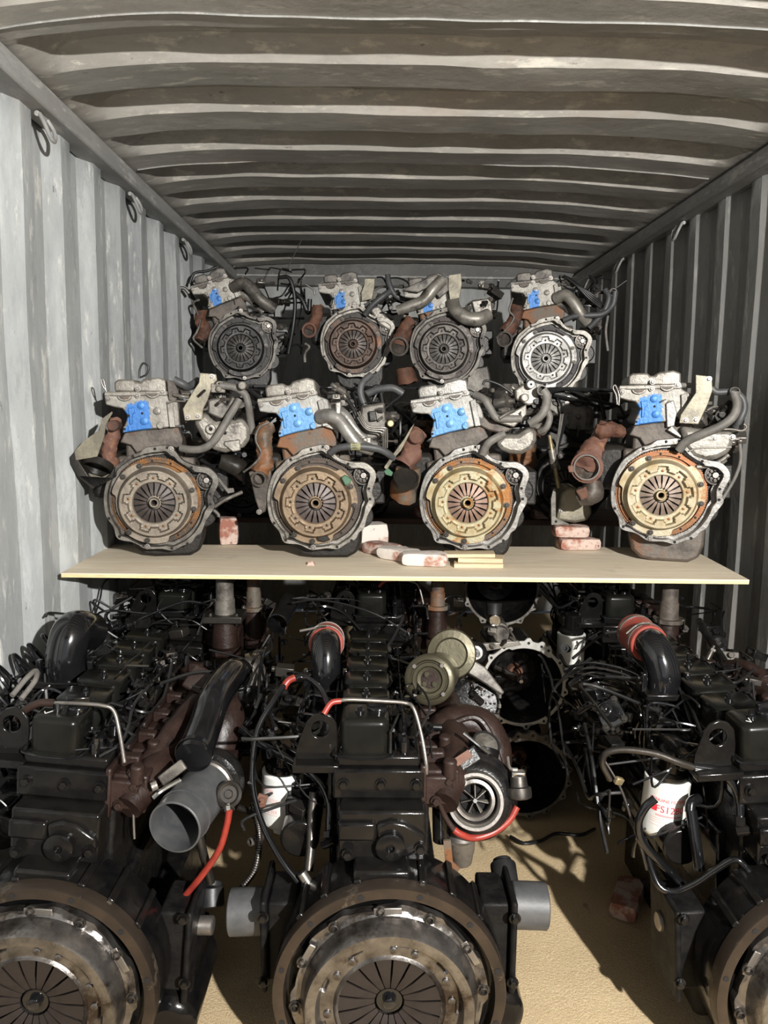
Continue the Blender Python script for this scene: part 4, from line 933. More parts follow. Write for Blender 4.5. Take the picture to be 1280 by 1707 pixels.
def eye_plate(b, cx, cz, rh, poly, y0, y1, n=48):
    outer = []; inner = []
    for k in range(n):
        a = 2*PI*k/n; d = (math.cos(a), math.sin(a)); best = 0
        for i in range(len(poly)):
            p, q = poly[i], poly[(i+1) % len(poly)]; px, pz = p[0]-cx, p[1]-cz; ex, ez = q[0]-p[0], q[1]-p[1]
            den = d[0]*ez-d[1]*ex
            if abs(den) < 1e-9: continue
            t = (px*ez-pz*ex)/den; s = (px*d[1]-pz*d[0])/den
            if t > 0 and -1e-6 <= s <= 1+1e-6: best = max(best, t)
        outer.append((cx+d[0]*best, cz+d[1]*best)); inner.append((cx+d[0]*rh, cz+d[1]*rh))
    return b.ring(outer, inner, y0, y1)
def check_mark(parent, x, y, z, s, kind, R):
    b = MB()
    pts = [(-.6, .1), (-.15, -.4), (.8, .6)] if kind == 'tick' else [(-.5, -.1), (.1, -.5), (.45, .7)]
    for p, q in zip(pts, pts[1:]):
        p = Vector((x+p[0]*s, y+p[1]*s*1.6, z)); q = Vector((x+q[0]*s, y+q[1]*s*1.6, z)); d = (q-p).normalized(); w = Vector((-d.y, d.x, 0))*.0011
        b.add([p-w, q-w, q+w, p+w, p-w+Vector((0, 0, .0006)), q-w+Vector((0, 0, .0006)), q+w+Vector((0, 0, .0006)), p+w+Vector((0, 0, .0006))], [(0, 3, 2, 1), (4, 5, 6, 7), (0, 1, 5, 4), (1, 2, 6, 5), (2, 3, 7, 6), (3, 0, 4, 7)])
    return b.obj('chalk_mark', M['chalk'], parent)
COVX = -.055
def big_engine(o, roll, label, mark=None, rear=False, elbow='plain'):
    t = thing('six_cylinder_diesel', label, 'engine', o, group='large black diesel engines')
    R = (0, math.radians(roll), 0)
    def P(key, name, mk, m, bevel=0, parent=t, ang=38, rot=R, loc=None):
        return put(name, shared(('big', key, m.name), lambda: mk().mesh(name, m, ang)), parent, bevel, None, loc, rot)
    P('block', 'engine_block', lambda: MB().box(-.115, .085, .15, .90, -.12, .34).box(-.125, .10, .2, .88, -.10, .12), M['black_cast'], .008)
    P('pan', 'oil_pan', lambda: MB().frustum((-.10, .12, -.20, -.08), (-.12, .13, -.20, -.08), .10, .12).box(-.13, .14, .12, .88, -.262, -.09), M['black_cast'], .02, rot=(0, 0, 0))
    # flywheel housing with top ribs
    def hous():
        b = MB().lathe([(.200, .0), (.2335, .0), (.236, -.02), (.236, -.075), (.232, -.12), (.215, -.135), (.10, -.14)], (0, .018, 0), (0, -1, 0), 72)
        return b
    hg = P('hous', 'flywheel_housing', hous, M['black'], 0)
    for a in (58, 74, 106, 124, 140, 40):
        P('hrib', 'housing_rib', lambda: MB().box(-.008, .008, .02, .135, .228, .243), M['black'], .003, parent=hg, rot=(0, -(math.radians(a)-PI/2), 0))
    P('hpad', 'housing_pad', lambda: MB().box(-.075, .04, .03, .13, .20, .246), M['black'], .006, parent=hg, rot=None)
    for sg, nm in ((-1, 'left'), (1, 'right')):
        P('ear'+nm, 'mounting_ear', lambda: MB().box(sg*.20 if sg > 0 else -.262, .262 if sg > 0 else -.20, .12, .24, -.07, .115).box(sg*.262 if sg > 0 else -.276, .276 if sg > 0 else -.262, .10, .26, -.085, .13), M['black_matt'], .006)
        for z in (-.05, .10): put('bolt', BOLT['b'], t, loc=(sg*.268, .095, z), rot=R)
    if not rear:
        P('sidecast', 'side_casting', lambda: MB().box(.19, .28, .14, .34, -.22, -.02).cyl((.24, .10, -.14), (.24, .36, -.14), .06, n=24), M['black'], .02)
        P('sidecastl', 'side_casting', lambda: MB().box(-.205, -.14, .18, .34, -.20, -.04), M['black_matt'], .02)
        rg = P('ring', 'flange_ring', lambda: MB().lathe([(.212, .028), (.2135, .034), (.2345, .034), (.236, .030), (.236, 0), (.212, 0)], (0, .026, 0), (0, -1, 0), 120), M['olive_dark'], 0, ang=28)
        for k in range(12):
            a = 2*PI*(k+.5)/12; put('bolt_hole', HOLE[6], rg, loc=(.224*math.cos(a), -.0085, .224*math.sin(a)))
        P('inner', 'flywheel', lambda: MB().lathe([(.205, 0), (.205, .004), (.10, .004)], (0, .022, 0), (0, -1, 0), 60), BIGC[2], 0)
        cc = put('clutch_cover', shared('bigcc', lambda: polar_cover(BR, lambda r, a: big_h(r, a) if r < .1993 else (big_h(.199, a)[0]-.02, big_h(.199, a)[1]), 240, .018).mesh('clutch_cover', BIGC[0], 32)), t, rot=R)
        fm = shared('bigfing', lambda: finger_mesh(18, .030, .1035, .0042, BIGC[1], -.020, -.033, .044))
        for k in range(18): put('spring_finger', fm, cc, rot=(0, k*2*PI/18+.05, 0))
        rv = shared('bigrv', lambda: MB().lathe([(.0075, 0), (.0075, .003), (.0035, .005), (0, .005)], (0, 0, 0), (0, -1, 0), 14).mesh('rivet', BIGC[0]))
        for k in range(18):
            if k % 3 == 2: continue
            a = 2*PI*k/18+.12; put('rivet', rv, cc, loc=(.124*math.cos(a), -.0345, .124*math.sin(a)))
        sk = shared('bigsk', lambda: MB().lathe([(.0125, 0), (.0125, .004), (.0085, .004), (.0085, .009), (.006, .010), (.005, .004), (0, .004)], (0, 0, 0), (0, -1, 0), 16).mesh('bolt', M['steel_dark']))
        for k in range(12):
            a = 2*PI*k/12+.10; put('bolt', sk, cc, loc=(.190*math.cos(a), -.0075, .190*math.sin(a)))
        for k in range(6): P('strap', 'drive_strap', lambda: MB().box(-.028, .028, -.012, -.008, .182, .196), M['steel'], .0015, parent=cc, rot=(0, -(2*PI*k/6+.55-PI/2), 0))
        P('bhub', 'clutch_hub', lambda: MB().lathe([(.026, -.03), (.026, .005), (.022, .006), (.012, .003), (.012, .016), (.009, .018), (0, .018)], (0, -.012, 0), (0, -1, 0), 24), M['gloss'], 0, parent=cc, rot=None)
        P('bdark', 'shade_backing_disc', lambda: MB().lathe([(.10, 0), (.10, .003), (0, .003)], (0, .0, 0), (0, -1, 0), 40), M['hole'], 0, parent=cc, rot=None)  # big clutch: shade between the fingers painted as a black disc
    # rear face of block and head
    rf = P('rearface', 'block_end', lambda: MB().box(-.108, .075, .085, .16, .235, .345).prism([(-.02, .25), (.035, .25), (.075, .275), (.072, .297), (.03, .325), (0, .33), (-.03, .32)], .074, .10).box(-.108, -.03, .073, .10, .285, .325), M['black'], .006)
    P('rearcyl', 'end_boss', lambda: MB().lathe([(.030, 0), (.030, .016), (.026, .018), (.009, .018), (.009, .010), (0, .010)], (.0, .080, .277), (0, -1, 0), 28), M['black'], 0, parent=rf, rot=None)
    for x, z in ((-.088, .258), (.062, .272), (0, .26)): put('bolt', BOLT['b'], rf, loc=(x, .072, z))
    hd = P('head', 'cylinder_head', lambda: MB().box(-.122, .078, .135, .87, .345, .412).box(-.115, .065, .15, .87, .41, .436), M['black'], .006)
    for x in (-.10, -.02, .055): put('bolt', BOLT['b'], hd, loc=(x, .134, .38))
    # first rocker cover: tall, with the filler cap
    c0 = P('cov0', 'rocker_cover', lambda: loft_lid(MB(), COVX, .205, .112, .112, [(0, .432), (0, .437), (.004, .439), (.004, .500), (.0055, .508), (.012, .513), (.016, .514)]), M['black_lid'], 0, ang=50)
    P('cov0b', 'cover_bolt', lambda: MB().cyl((COVX-.012, .20, .513), (COVX-.012, .20, .519), .010, n=14).cyl((COVX-.012, .20, .519), (COVX-.012, .20, .529), .0065, n=6), M['gloss'], 0, parent=c0, rot=None)
    fc = P('cap', 'filler_cap', lambda: MB().lathe([(.023, 0), (.023, .010), (.019, .013), (0, .013)], (COVX+.027, .215, .512), (0, 0, 1), 24).box(COVX+.002, COVX+.052, .209, .221, .524, .542, Matrix.Rotation(.35, 3, 'Z')), M['gloss'], .002, parent=c0, rot=None)
    P('bail', 'cover_clamp_wire', lambda: MB().tube([(COVX-.06, .27, .447), (COVX-.066, .16, .440), (COVX-.045, .145, .435), (COVX, .142, .433), (COVX+.045, .145, .435), (COVX+.066, .165, .442), (COVX+.06, .27, .450)], .0022, 6), M['gloss'], 0, parent=c0, rot=None)
    for k in range(5):
        yy = .335+k*.122
        c_ = P('lidm', 'rocker_cover', lambda: loft_lid(MB(), COVX, 0, .112, .104, [(0, .432), (0, .436), (.004, .438), (.004, .486), (.006, .493), (.001, .495), (.001, .498), (.004, .500)]), M['black_lid'], 0, ang=50, loc=(0, yy, 0))
        P('lidb%d' % (k == 2), 'cover_bolt', lambda: MB().cyl((COVX, 0, .499), (COVX, 0, .505), .010, n=14).cyl((COVX, 0, .505), (COVX, 0, .513), .0065, n=6).cyl((COVX, 0, .51), (COVX, 0, .535 if k == 2 else .518), .0035, n=8), M['gloss'], 0, parent=c_, rot=None)
    if mark: check_mark(c0, COVX-.026, .185, .5142, .013, mark, R)
    # lifting eye
    ey = P('eye', 'lifting_eye', lambda: eye_plate(MB(), -.152, .485, .019, [(-.205, .415), (-.118, .418), (-.114, .47), (-.117, .50), (-.130, .517), (-.150, .523), (-.168, .517), (-.182, .50), (-.205, .44)], .172, .180), M['black'], .002)
    P('eyefoot', 'eye_foot', lambda: MB().box(-.21, -.11, .14, .20, .40, .418), M['black'], .003, parent=ey, rot=None)
    # exhaust manifold: six ported runners into one log
    ml = P('log', 'exhaust_manifold', lambda: MB().tube([(.115, .14, .335), (.135, .20, .365), (.150, .30, .385), (.155, .45, .392), (.152, .62, .390), (.140, .80, .38)], [.030, .036, .040, .042, .038, .030], 14).jitter(.004, 18), M['brown'], 0, ang=60)
    for k in range(6):
        yy = .185+k*.122
        rn = P('run', 'manifold_runner', lambda: MB().box(.070, .150, -.030, .030, .315, .402).box(.064, .078, -.050, .050, .310, .422).cyl((.128, -.034, .385), (.128, -.034, .430), .015, n=16).box(.078, .120, .004, .030, .40, .428).box(.074, .135, -.046, -.020, .33, .395), M['brown'], .005, parent=ml, rot=None, loc=(0, yy, 0))
        put('bolt', BOLT['br'], ml, loc=(.125, yy-.040, .385)); put('bolt', BOLT['br'], ml, loc=(.098, yy-.052, .345))
    # intake cover with the elbow
    P('intake', 'intake_cover', lambda: MB().box(-.205, -.118, .26, .86, .365, .405).box(-.215, -.125, .52, .66, .400, .416).cyl((-.19, .3, .385), (-.19, .85, .385), .022, n=16), M['black'], .006)
    # injection pump and lines
    ip = P('pump', 'injection_pump', lambda: MB().box(-.245, -.165, .30, .56, .14, .255).cyl((-.205, .24, .19), (-.205, .62, .19), .045, n=20).box(-.235, -.175, .34, .54, .25, .275), M['black'], .006)
    for k in range(6):
        yy = .345+k*.036
        P('dv', 'delivery_valve', lambda: MB().cyl((-.205, 0, .27), (-.205, 0, .298), .0085, n=6).cyl((-.205, 0, .298), (-.205, 0, .31), .006, n=10), M['steel_dark'], 0, parent=ip, rot=None, loc=(0, yy, 0))
        P('line%d' % k, 'injector_line', lambda: MB().tube([(-.205, yy, .305), (-.222, yy-.01, .35), (-.235+.006*k, yy, .42), (-.20, .22+k*.118, .452), (-.145, .20+k*.122, .447), (-.122, .20+k*.122, .43)], .0036, 7), M['gloss'], 0, parent=ip, rot=None)
    # head-side studs, fittings between covers and manifold
    rnd = random.Random(3)
    for k in range(6):
        yy = .17+k*.122
        P('inj', 'injector', lambda: MB().cyl((.030, 0, .432), (.030, 0, .462), .010, n=12).cyl((.030, 0, .462), (.030, 0, .473), .0075, n=6), M['gloss'], 0, parent=hd, rot=None, loc=(0, yy, 0))
        for hx, hy in ((.048, .045), (.020, .06)): P('hbolt', 'head_bolt', lambda: MB().cyl((0, 0, .432), (0, 0, .450), .0085, n=6), M['gloss'], 0, parent=hd, rot=None, loc=(hx, yy+hy, 0))
    P('leakoff', 'leak_off_pipe', lambda: MB().tube([(.030, .17+.061*j, .478 if j % 2 == 0 else .466) for j in range(12)], .003, 6), M['gloss'], 0, parent=hd, rot=None)
    P('sidebits', 'tappet_cover', lambda: MB().box(-.135, -.112, .22, .84, .02, .24), M['black'], .006)
    return t
M['olive_dark'] = mat('oily_flange_ring', (.085, .065, .05), (.04, .031, .024), 8, rough=.3, rough2=.5, metal=.7, bump=.25, rust=(.28, .24, .19), rlo=.58, rhi=.7)
OL, OM, OR_ = (-.671, 1.41, .262), (.034, 1.41, .266), (.931, 1.41, .266)
def tb(t, name, pts, r, m, n=10, label=None, parent=None, res=6): return MB().tube(pts, r, n, res).obj(name, M[m], parent or t, label=label)
def fit_cloud(t, box, n, seed, mats=('black', 'gloss', 'black_cast', 'steel_dark'), size=.013):
    rnd = random.Random(seed); (x0, x1), (y0, y1), (z0, z1) = box
    for i in range(n):
        c = Vector((rnd.uniform(x0, x1), rnd.uniform(y0, y1), rnd.uniform(z0, z1))); m = M[rnd.choice(mats)]; sz = size*rnd.uniform(.6, 1.5)
        dv = Vector((rnd.uniform(-1, 1), rnd.uniform(-1.2, .2), rnd.uniform(-.2, 1.2))).normalized(); q = rnd.random(); b = MB()
        if q < .4: b.cyl(c-dv*sz*2.4, c, sz*.8, n=12).cyl(c, c+dv*sz*.6, sz*1.1, n=6).cyl(c+dv*sz*.6, c+dv*sz*1.4, sz*.5, n=10); nm = 'pipe_union'
        elif q < .7:
            u, w, _ = basis(dv); Rm = Matrix((u, w, dv)).transposed(); b.box(-sz*1.4, sz*1.4, -sz*.8, sz*.8, -sz*2, sz*1.2); b.v = [tuple(c+Rm @ Vector(v)) for v in b.v]
            b.cyl(c+dv*sz, c+dv*sz*2, sz*.55, n=8); nm = 'valve_block'
        else:
            u, w, _ = basis(dv); b.tube([c-u*sz*3.5, c-u*sz*1.2, c+w*sz, c+u*sz*2+w*sz*2, c+u*sz*4], sz*.3, 7).cyl(c-u*sz*4, c-u*sz*3, sz*.6, n=6); nm = 'banjo_pipe'
        b.obj(nm, m, t, .0015 if nm == 'valve_block' else 0)
def wire_cloud(t, box, n, seed, mats=('gloss', 'wire', 'rubber'), r=.0035):
    rnd = random.Random(seed); (x0, x1), (y0, y1), (z0, z1) = box
    cl = lambda v, a, b: min(max(v, a), b)
    for i in range(n):
        p = Vector((rnd.uniform(x0, x1), rnd.uniform(y0, y1), rnd.uniform(z0, z1))); d = Vector((rnd.uniform(-1, 1), rnd.uniform(-1, 1), rnd.uniform(-.5, .5))).normalized(); P = []
        L = (x1-x0+y1-y0+z1-z0)*.13
        for k in range(5):
            P.append((cl(p.x, x0, x1), cl(p.y, y0, y1), cl(p.z, z0, z1))); d = (d+Vector((rnd.uniform(-.7, .7), rnd.uniform(-.7, .7), rnd.uniform(-.5, .5)))).normalized(); p = p+d*L
        MB().tube(P, r*rnd.uniform(.6, 1.5), 6, 5).obj('cable', M[rnd.choice(mats)], t)
def text_mesh(txt, size, m, radius, a0, z, spacing=1.0, bold=.0):
    cu = bpy.data.curves.new('print', 'FONT'); cu.body = txt; cu.size = size; cu.align_x = 'CENTER'; cu.offset = bold; cu.space_character = spacing; cu.resolution_u = 3; cu.extrude = .0002
    ob = bpy.data.objects.new('print', cu); C.objects.link(ob); bpy.context.view_layer.update()
    me = bpy.data.meshes.new_from_object(ob.evaluated_get(bpy.context.evaluated_depsgraph_get())); bpy.data.objects.remove(ob)
    for v in me.vertices:
        a = a0+v.co.x/radius; rr = radius+.0003+v.co.z
        v.co = (rr*math.sin(a), -rr*math.cos(a), z+v.co.y)
    me.materials.clear(); me.materials.append(m); return me
def band(radius, a0, a1, z0, z1, m, name, parent, n=14):
    b = MB(); r = radius+.0004
    for k in range(n+1):
        a = a0+(a1-a0)*k/n
        for z in (z0, z1): b.v.append((r*math.sin(a), -r*math.cos(a), z))
    for k in range(n): b.f.append((2*k, 2*k+2, 2*k+3, 2*k+1))
    return b.obj(name, m, parent)
def fuel_filter(parent, loc, r, h, tilt, style):
    o = MB().lathe([(.0, 0), (r*.55, 0), (r*.80, .004), (r*.95, .012), (r, .022), (r, h-.010), (r*1.015, h-.008), (r*1.015, h-.003), (r*.93, h), (r*.80, h+.001), (0, h+.001)], (0, 0, 0), (0, 0, 1), 44).obj('fuel_filter', M['white'], parent, loc=loc, rot=tilt, label='white spin-on fuel filter can with red print')
    MB().lathe([(r*.86, h), (r*.88, h+.012), (r*.70, h+.022), (r*.5, h+.03), (0, h+.03)], (0, 0, 0), (0, 0, 1), 32).obj('filter_seal', M['steel_dark'] if style else M['black'], o)
    MB().box(-r*.8, r*.8, -r*.3, r*.9, h+.028, h+.065).cyl((0, -.01, h+.02), (0, -.01, h+.075), r*.62, n=20).obj('filter_head', M['black'], o, .004)
    nut = MB().cyl((0, 0, -.020), (0, 0, .002), r*.36, n=8)
    for k in range(8): a = k*PI/4; nut.box(r*.33*math.cos(a)-.002, r*.33*math.cos(a)+.002, r*.33*math.sin(a)-.002, r*.33*math.sin(a)+.002, -.02, .0)
    nut.obj('drain_nut', M['white'], o)
    return o

# ---- middle diesel
dm = big_engine(OM, 0, 'large black diesel at the front centre, olive pulley on its right', None)
# rubber-capped mounts either side
for a, c, nm in (((-0.2800, 0.1900, 0.0480), (-0.3560, 0.1900, 0.0450), 0), ((0.2780, 0.1900, 0.0660), (0.3560, 0.1900, 0.0630), 1)):
    b = MB().pipe(a, c, .050, .044, 32); b.lathe([(0, .0), (.044, .0)], Vector(c)-(Vector(c)-Vector(a)).normalized()*.012, Vector(c)-Vector(a), 30)
    k = b.obj('rubber_mount_cap', M['rubber_grey'], dm); MB().cyl(Vector(a)*1.0-(Vector(c)-Vector(a))*.55, Vector(a)+(Vector(c)-Vector(a))*.1, .034, n=20).obj('mount_shaft', M['black'], k)
MB().cyl((0.2710, 0.2100, 0.0780), (0.2700, 0.2700, 0.1140), .030, n=24).cyl((0.2700, 0.2680, 0.1120), (0.2690, 0.2800, 0.1200), .022, n=20).obj('black_end_cap', M['rubber'], dm, .003)
# steel vent pipe over the first cover with its red hose ends
vp = tb(dm, 'vent_pipe', [(-0.1140, 0.1750, 0.5470), (-0.0920, 0.1750, 0.5520), (-0.0150, 0.1800, 0.5470), (0.0320, 0.1900, 0.5390), (0.0500, 0.1800, 0.5300), (0.0660, 0.1600, 0.4800), (0.0760, 0.1400, 0.4260), (0.0770, 0.1400, 0.4020)], .0042, 'steel', label='thin bright vent pipe')
tb(dm, 'vent_hose', [(-0.1080, 0.1750, 0.5490), (-0.1280, 0.1700, 0.5460), (-0.1430, 0.1600, 0.5260)], .0062, 'red', parent=vp, label='short red hose')
# turbocharger
tc_ = Vector((0.1900, 0.2100, 0.3110)); ax = Vector((-.06, -.93, .30)).normalized()
tu = MB().lathe([(.030, -.05), (.060, -.055), (.078, -.045), (.088, -.025), (.090, -.005), (.084, .016), (.072, .028), (.064, .030), (.05, -.01), (.0, -.012)], tc_, ax, 48).obj('turbocharger', M['black_cast'], dm, ang=60)
MB().lathe([(.046, .0), (.050, .046), (.054, .050), (.0605, .050), (.0625, .046), (.0625, .03), (.066, .024), (.070, .020)], tc_, ax, 56, cap=False).obj('inlet_ring', M['steel'], tu)
MB().lathe([(.034, .0), (.034, .028), (.037, .032), (.044, .030), (.046, .012)], tc_, ax, 48, cap=False).obj('inlet_throat', M['steel'], tu)
wh = MB(); u_, w_, _ = basis(ax)
for k in range(7):
    a = 2*PI*k/7; rd = u_*math.cos(a)+w_*math.sin(a); td = -u_*math.sin(a)+w_*math.cos(a); c_ = tc_+ax*.004
    wh.add([c_+rd*.006+td*.0, c_+rd*.031+td*.012, c_+rd*.030+td*.006+ax*.018, c_+rd*.006+ax*.022, c_+rd*.006+td*.0015, c_+rd*.031+td*.0135, c_+rd*.030+td*.0075+ax*.018, c_+rd*.006+td*.0015+ax*.022], [(0, 1, 2, 3), (7, 6, 5, 4), (0, 4, 5, 1), (1, 5, 6, 2), (2, 6, 7, 3), (3, 7, 4, 0)])
wh.obj('compressor_wheel', M['alu_dull'], tu); MB().lathe([(.010, 0), (.009, .018), (.005, .026), (.005, .034), (0, .034)], tc_+ax*.004, ax, 6).obj('wheel_nut', M['bright'], tu)
MB().lathe([(.031, 0), (.0, 0)], tc_+ax*.002, ax, 24).obj('dark_bore', M['hole'], tu)
vol = [tc_+(u_*math.cos(a)+w_*math.sin(a))*.072-ax*.012 for a in [q*PI/8 for q in range(-2, 13)]]
MB().tube(vol, [.016, .020, .024, .027, .030], 14, 3).obj('volute', M['black_cast'], tu)
ds = MB().tube([(0.2070, 0.2500, 0.3480), (0.2170, 0.2700, 0.3790), (0.2210, 0.2800, 0.3940)], .034, 20); ds.obj('discharge_neck', M['black_cast'], tu)
e_ = Vector((0.2260, 0.2800, 0.4090)); dd_ = (Vector((.25, -.45, .75))).normalized(); MB().pipe(e_-dd_*.03, e_, .034, .029, 28).lathe([(0, 0), (.029, 0)], e_-dd_*.004, dd_, 28).obj('hose_coupling', M['rubber'], tu); MB().lathe([(.0, 0), (.0285, 0)], e_-dd_*.0035, dd_, 24).obj('coupling_face', M['alu'], tu)
MB().tube([(0.1670, 0.2500, 0.4450), (0.1970, 0.2400, 0.4240), (0.2250, 0.2400, 0.4020)], .0045, 8).obj('clamp_bolt', M['bright'], tu)
MB().box(-.022, .022, -.003, .003, -.009, .009, Matrix.Rotation(math.radians(-32), 3, 'Y'), (0, 0, 0)).obj('name_plate', M['rust_pink'], tu, .001, loc=(0.1580, 0.1900, 0.4130), rot=(-.5, 0, 0), label='pinkish blank plate')
MB().box(-.03, .034, -.006, .012, -.018, .018, Matrix.Rotation(math.radians(-32), 3, 'Y'), (0, 0, 0)).obj('centre_housing', M['black_cast'], tu, .004, loc=(0.1670, 0.2050, 0.4010), rot=(-.5, 0, 0))
th = MB().tube([(0.1350, 0.3100, 0.2570), (0.1310, 0.3500, 0.3280), (0.1390, 0.3900, 0.3830), (0.1750, 0.4100, 0.4020), (0.2270, 0.4100, 0.3910), (0.2580, 0.3900, 0.3490), (0.2630, 0.3500, 0.2830)], [.040, .044, .048, .046, .046, .044, .034], 18).jitter(.004, 20).obj('turbine_housing', M['brown'], dm, ang=60, label='dull brown turbine housing')
MB().tube([(0.1450, 0.3650, 0.4160), (0.2060, 0.3650, 0.4350), (0.2410, 0.3550, 0.4030), (0.2660, 0.3350, 0.3360)], .008, 8).obj('casting_seam', M['brown'], th)
act = Vector((0.2870, 0.1900, 0.3330)); ad = Vector((.05, -.35, -.94)).normalized()
ac = MB().lathe([(.018, -.035), (.020, -.014), (.0265, -.012), (.0275, .0), (.026, .010), (.018, .013), (.008, .013), (.008, .008), (0, .008)], act, ad, 28).obj('wastegate_actuator', M['steel_dark'], dm)
MB().box(-.016, .016, -.010, .010, -.014, .016).obj('actuator_bracket', M['bright'], ac, .004, loc=tuple(act-ad*.033))
MB().tube([act-ad*.05, (0.2680, 0.2100, 0.3820), (0.2660, 0.2300, 0.3980)], .0035, 7).obj('actuator_rod', M['steel'], ac)
tb(dm, 'boost_hose', [(0.2830, 0.1900, 0.3010), (0.2640, 0.1800, 0.2740), (0.2280, 0.1700, 0.2510), (0.1850, 0.1600, 0.2440), (0.1550, 0.1500, 0.2580), (0.1390, 0.1500, 0.2690)], .0075, 'red', label='red rubber boost hose')
tb(dm, 'hose_tail', [(0.1400, 0.1500, 0.2680), (0.1200, 0.1500, 0.2980), (0.1060, 0.1500, 0.3350), (0.0960, 0.1600, 0.3740)], .0062, 'brown')
MB().cyl((0.1610, 0.2100, 0.2500), (0.1610, 0.2000, 0.2160), .034, n=24).obj('drain_clamp', M['steel'], dm); MB().lathe([(.033, 0), (.030, .03), (.026, .045), (.022, .065), (.0, .065)], (0.1610, 0.2000, 0.2230), (.08, .1, -1), 20).obj('oil_drain_elbow', M['iron_rust'], dm)
MB().prism([(-.012, .02), (.004, .022), (.010, -.03), (.026, -.045), (.020, -.052), (-.006, -.04)], -.003, .003).obj('drain_bracket', M['iron_rust'], dm, loc=(0.1290, 0.1500, 0.2240))
# olive twin pulley of the air-conditioning compressor, bolted to the right flank
c1 = Vector((0.1020, 0.4400, 0.5020)); d1 = Vector((-.22, -.93, .22)).normalized()
cp = MB().lathe([(.030, -.16), (.055, -.16), (.056, -.06), (.060, -.05), (.062, -.035), (.058, -.025), (.0635, -.018), (.0635, .004), (.060, .008), (.050, .010), (.046, .004), (.044, .004), (.042, .009), (.034, .009), (.031, .0), (.010, -.004), (0, -.004)], c1, d1, 60).obj('compressor_pulley', M['olive'], dm, label='oily olive pulley with four studs')
pu, pw, _ = basis(d1)
for k in range(4):
    a = PI/4+k*PI/2+.1; q = c1+(pu*math.cos(a)+pw*math.sin(a))*.049; MB().cyl(q, q+d1*.016, .0052, n=10).obj('stud', M['steel'], cp)
for k, (x, z) in enumerate(((-.013, .010), (.008, -.012), (.012, .012))):
    q = c1+pu*x+pw*z-d1*.004; MB().cyl(q, q+d1*.009, .0072, n=6).cyl(q+d1*.009, q+d1*.012, .004, n=8).obj('hub_bolt', M['olive'], cp)
MB().lathe([(.026, 0), (.0265, .003), (0, .003)], c1-d1*.0045, d1, 30, ).obj('hub_plate', M['brown'], cp)
c2 = Vector((0.1720, 0.6100, 0.5130)); d2 = Vector((-.1, -.93, .25)).normalized()
c2o = MB().lathe([(.02, -.06), (.058, -.06), (.066, -.02), (.068, .0), (.064, .008), (.045, .010), (.04, .004), (.03, .004), (0, .004)], c2, d2, 56).obj('rear_pulley', M['olive'], dm)
for k in range(3): a = .5+k*2.1; q = c2+(basis(d2)[0]*math.cos(a)+basis(d2)[1]*math.sin(a))*.053; MB().lathe([(.006, 0), (.006, .002), (0, .002)], q+d2*.0065, d2, 12).obj('bolt_hole', M['hole'], c2o)
# alternator with vented cover and bright bracket
al = Vector((0.2540, 0.7100, 0.3340)); ad2 = Vector((-.05, -.9, .35)).normalized(); au, aw, _ = basis(ad2)
alt = MB().lathe([(.02, -.10), (.066, -.10), (.070, -.05), (.070, -.01), (.062, .004), (.03, .008), (0, .008)], al, ad2, 48).obj('alternator', M['black_cast'], dm)
for k in range(14):
    a = 2*PI*k/14
    for rr_ in (.030, .044, .056): q = al+(au*math.cos(a)+aw*math.sin(a))*rr_; MB().cyl(q, q+ad2*.0095, .0036, n=6).obj('vent_hole', M['hole'], alt) if rr_ > .04 or k % 2 else None
for k in range(16):
    a = 2*PI*k/16; q = al+(au*math.cos(a)+aw*math.sin(a))*.071; MB().box(-.004, .004, -.02, .02, -.006, .006).obj('cooling_fin', M['alu_dull'], alt, .001, loc=tuple(q-ad2*.03), rot=(0, 0, a))
MB().prism([(-.055, .02), (-.035, .035), (.0, .028), (.045, .0), (.075, -.02), (.07, -.03), (.03, -.02), (-.04, -.005)], -.010, .010).obj('alternator_bracket', M['alu_dull'], dm, .004, loc=(0.2680, 0.6900, 0.4210), rot=(-.3, .35, 0))
bk = MB().cyl((0.2030, 0.6400, 0.4430), (0.2010, 0.6250, 0.4540), .012, n=6).obj('bracket_bolt', M['steel_dark'], dm)
# elbow, red clamp coupling, legs
def elbow(t, base, mid, top, end, r, coup=None, mat_='gloss'):
    e = MB().tube([base, mid, top, end], r, 28, 8).obj('air_inlet_elbow', M[mat_], t)
    MB().box(base[0]-r*1.35, base[0]+r*1.35, base[1]-r*1.1, base[1]+r*1.1, base[2]-.014, base[2]+.004).obj('elbow_flange', M['black'], e, .004)
    for sx in (-1, 1): MB().box(base[0]+sx*r*1.3-.007, base[0]+sx*r*1.3+.007, base[1]-.02, base[1]+.0, base[2], base[2]+.05).obj('elbow_lug', M['gloss'], e, .003)
    if coup:
        a, b_ = Vector(top)*.45+Vector(end)*.55, Vector(end); d = (b_-a).normalized()
        cpl = MB().pipe(a-d*.016, b_+d*.05, r*1.18, r*.9, 32).obj('hose_coupling', M[coup], e)
        MB().lathe([(r*1.19, -.005), (r*1.23, -.005), (r*1.23, .006), (r*1.19, .006)], a+d*.006, d, 36).obj('clamp_band', M['steel'], cpl); MB().lathe([(r*1.19, -.005), (r*1.23, -.005), (r*1.23, .006), (r*1.19, .006)], b_+d*.03, d, 36).obj('clamp_band', M['steel'], cpl)
        MB().tube([a+Vector((-r*1.3, 0, r*.55)), a+Vector((-r*.7, -.01, r*1.2)), a+Vector((-.0, -.01, r*1.3))], .004, 7).obj('clamp_screw', M['bright'], cpl)
    return e
elbow(dm, (-0.1660, 0.5700, 0.4350), (-0.1660, 0.5700, 0.4770), (-0.1680, 0.6000, 0.5340), (-0.1710, 0.6900, 0.5230), .040, 'red_dusty')
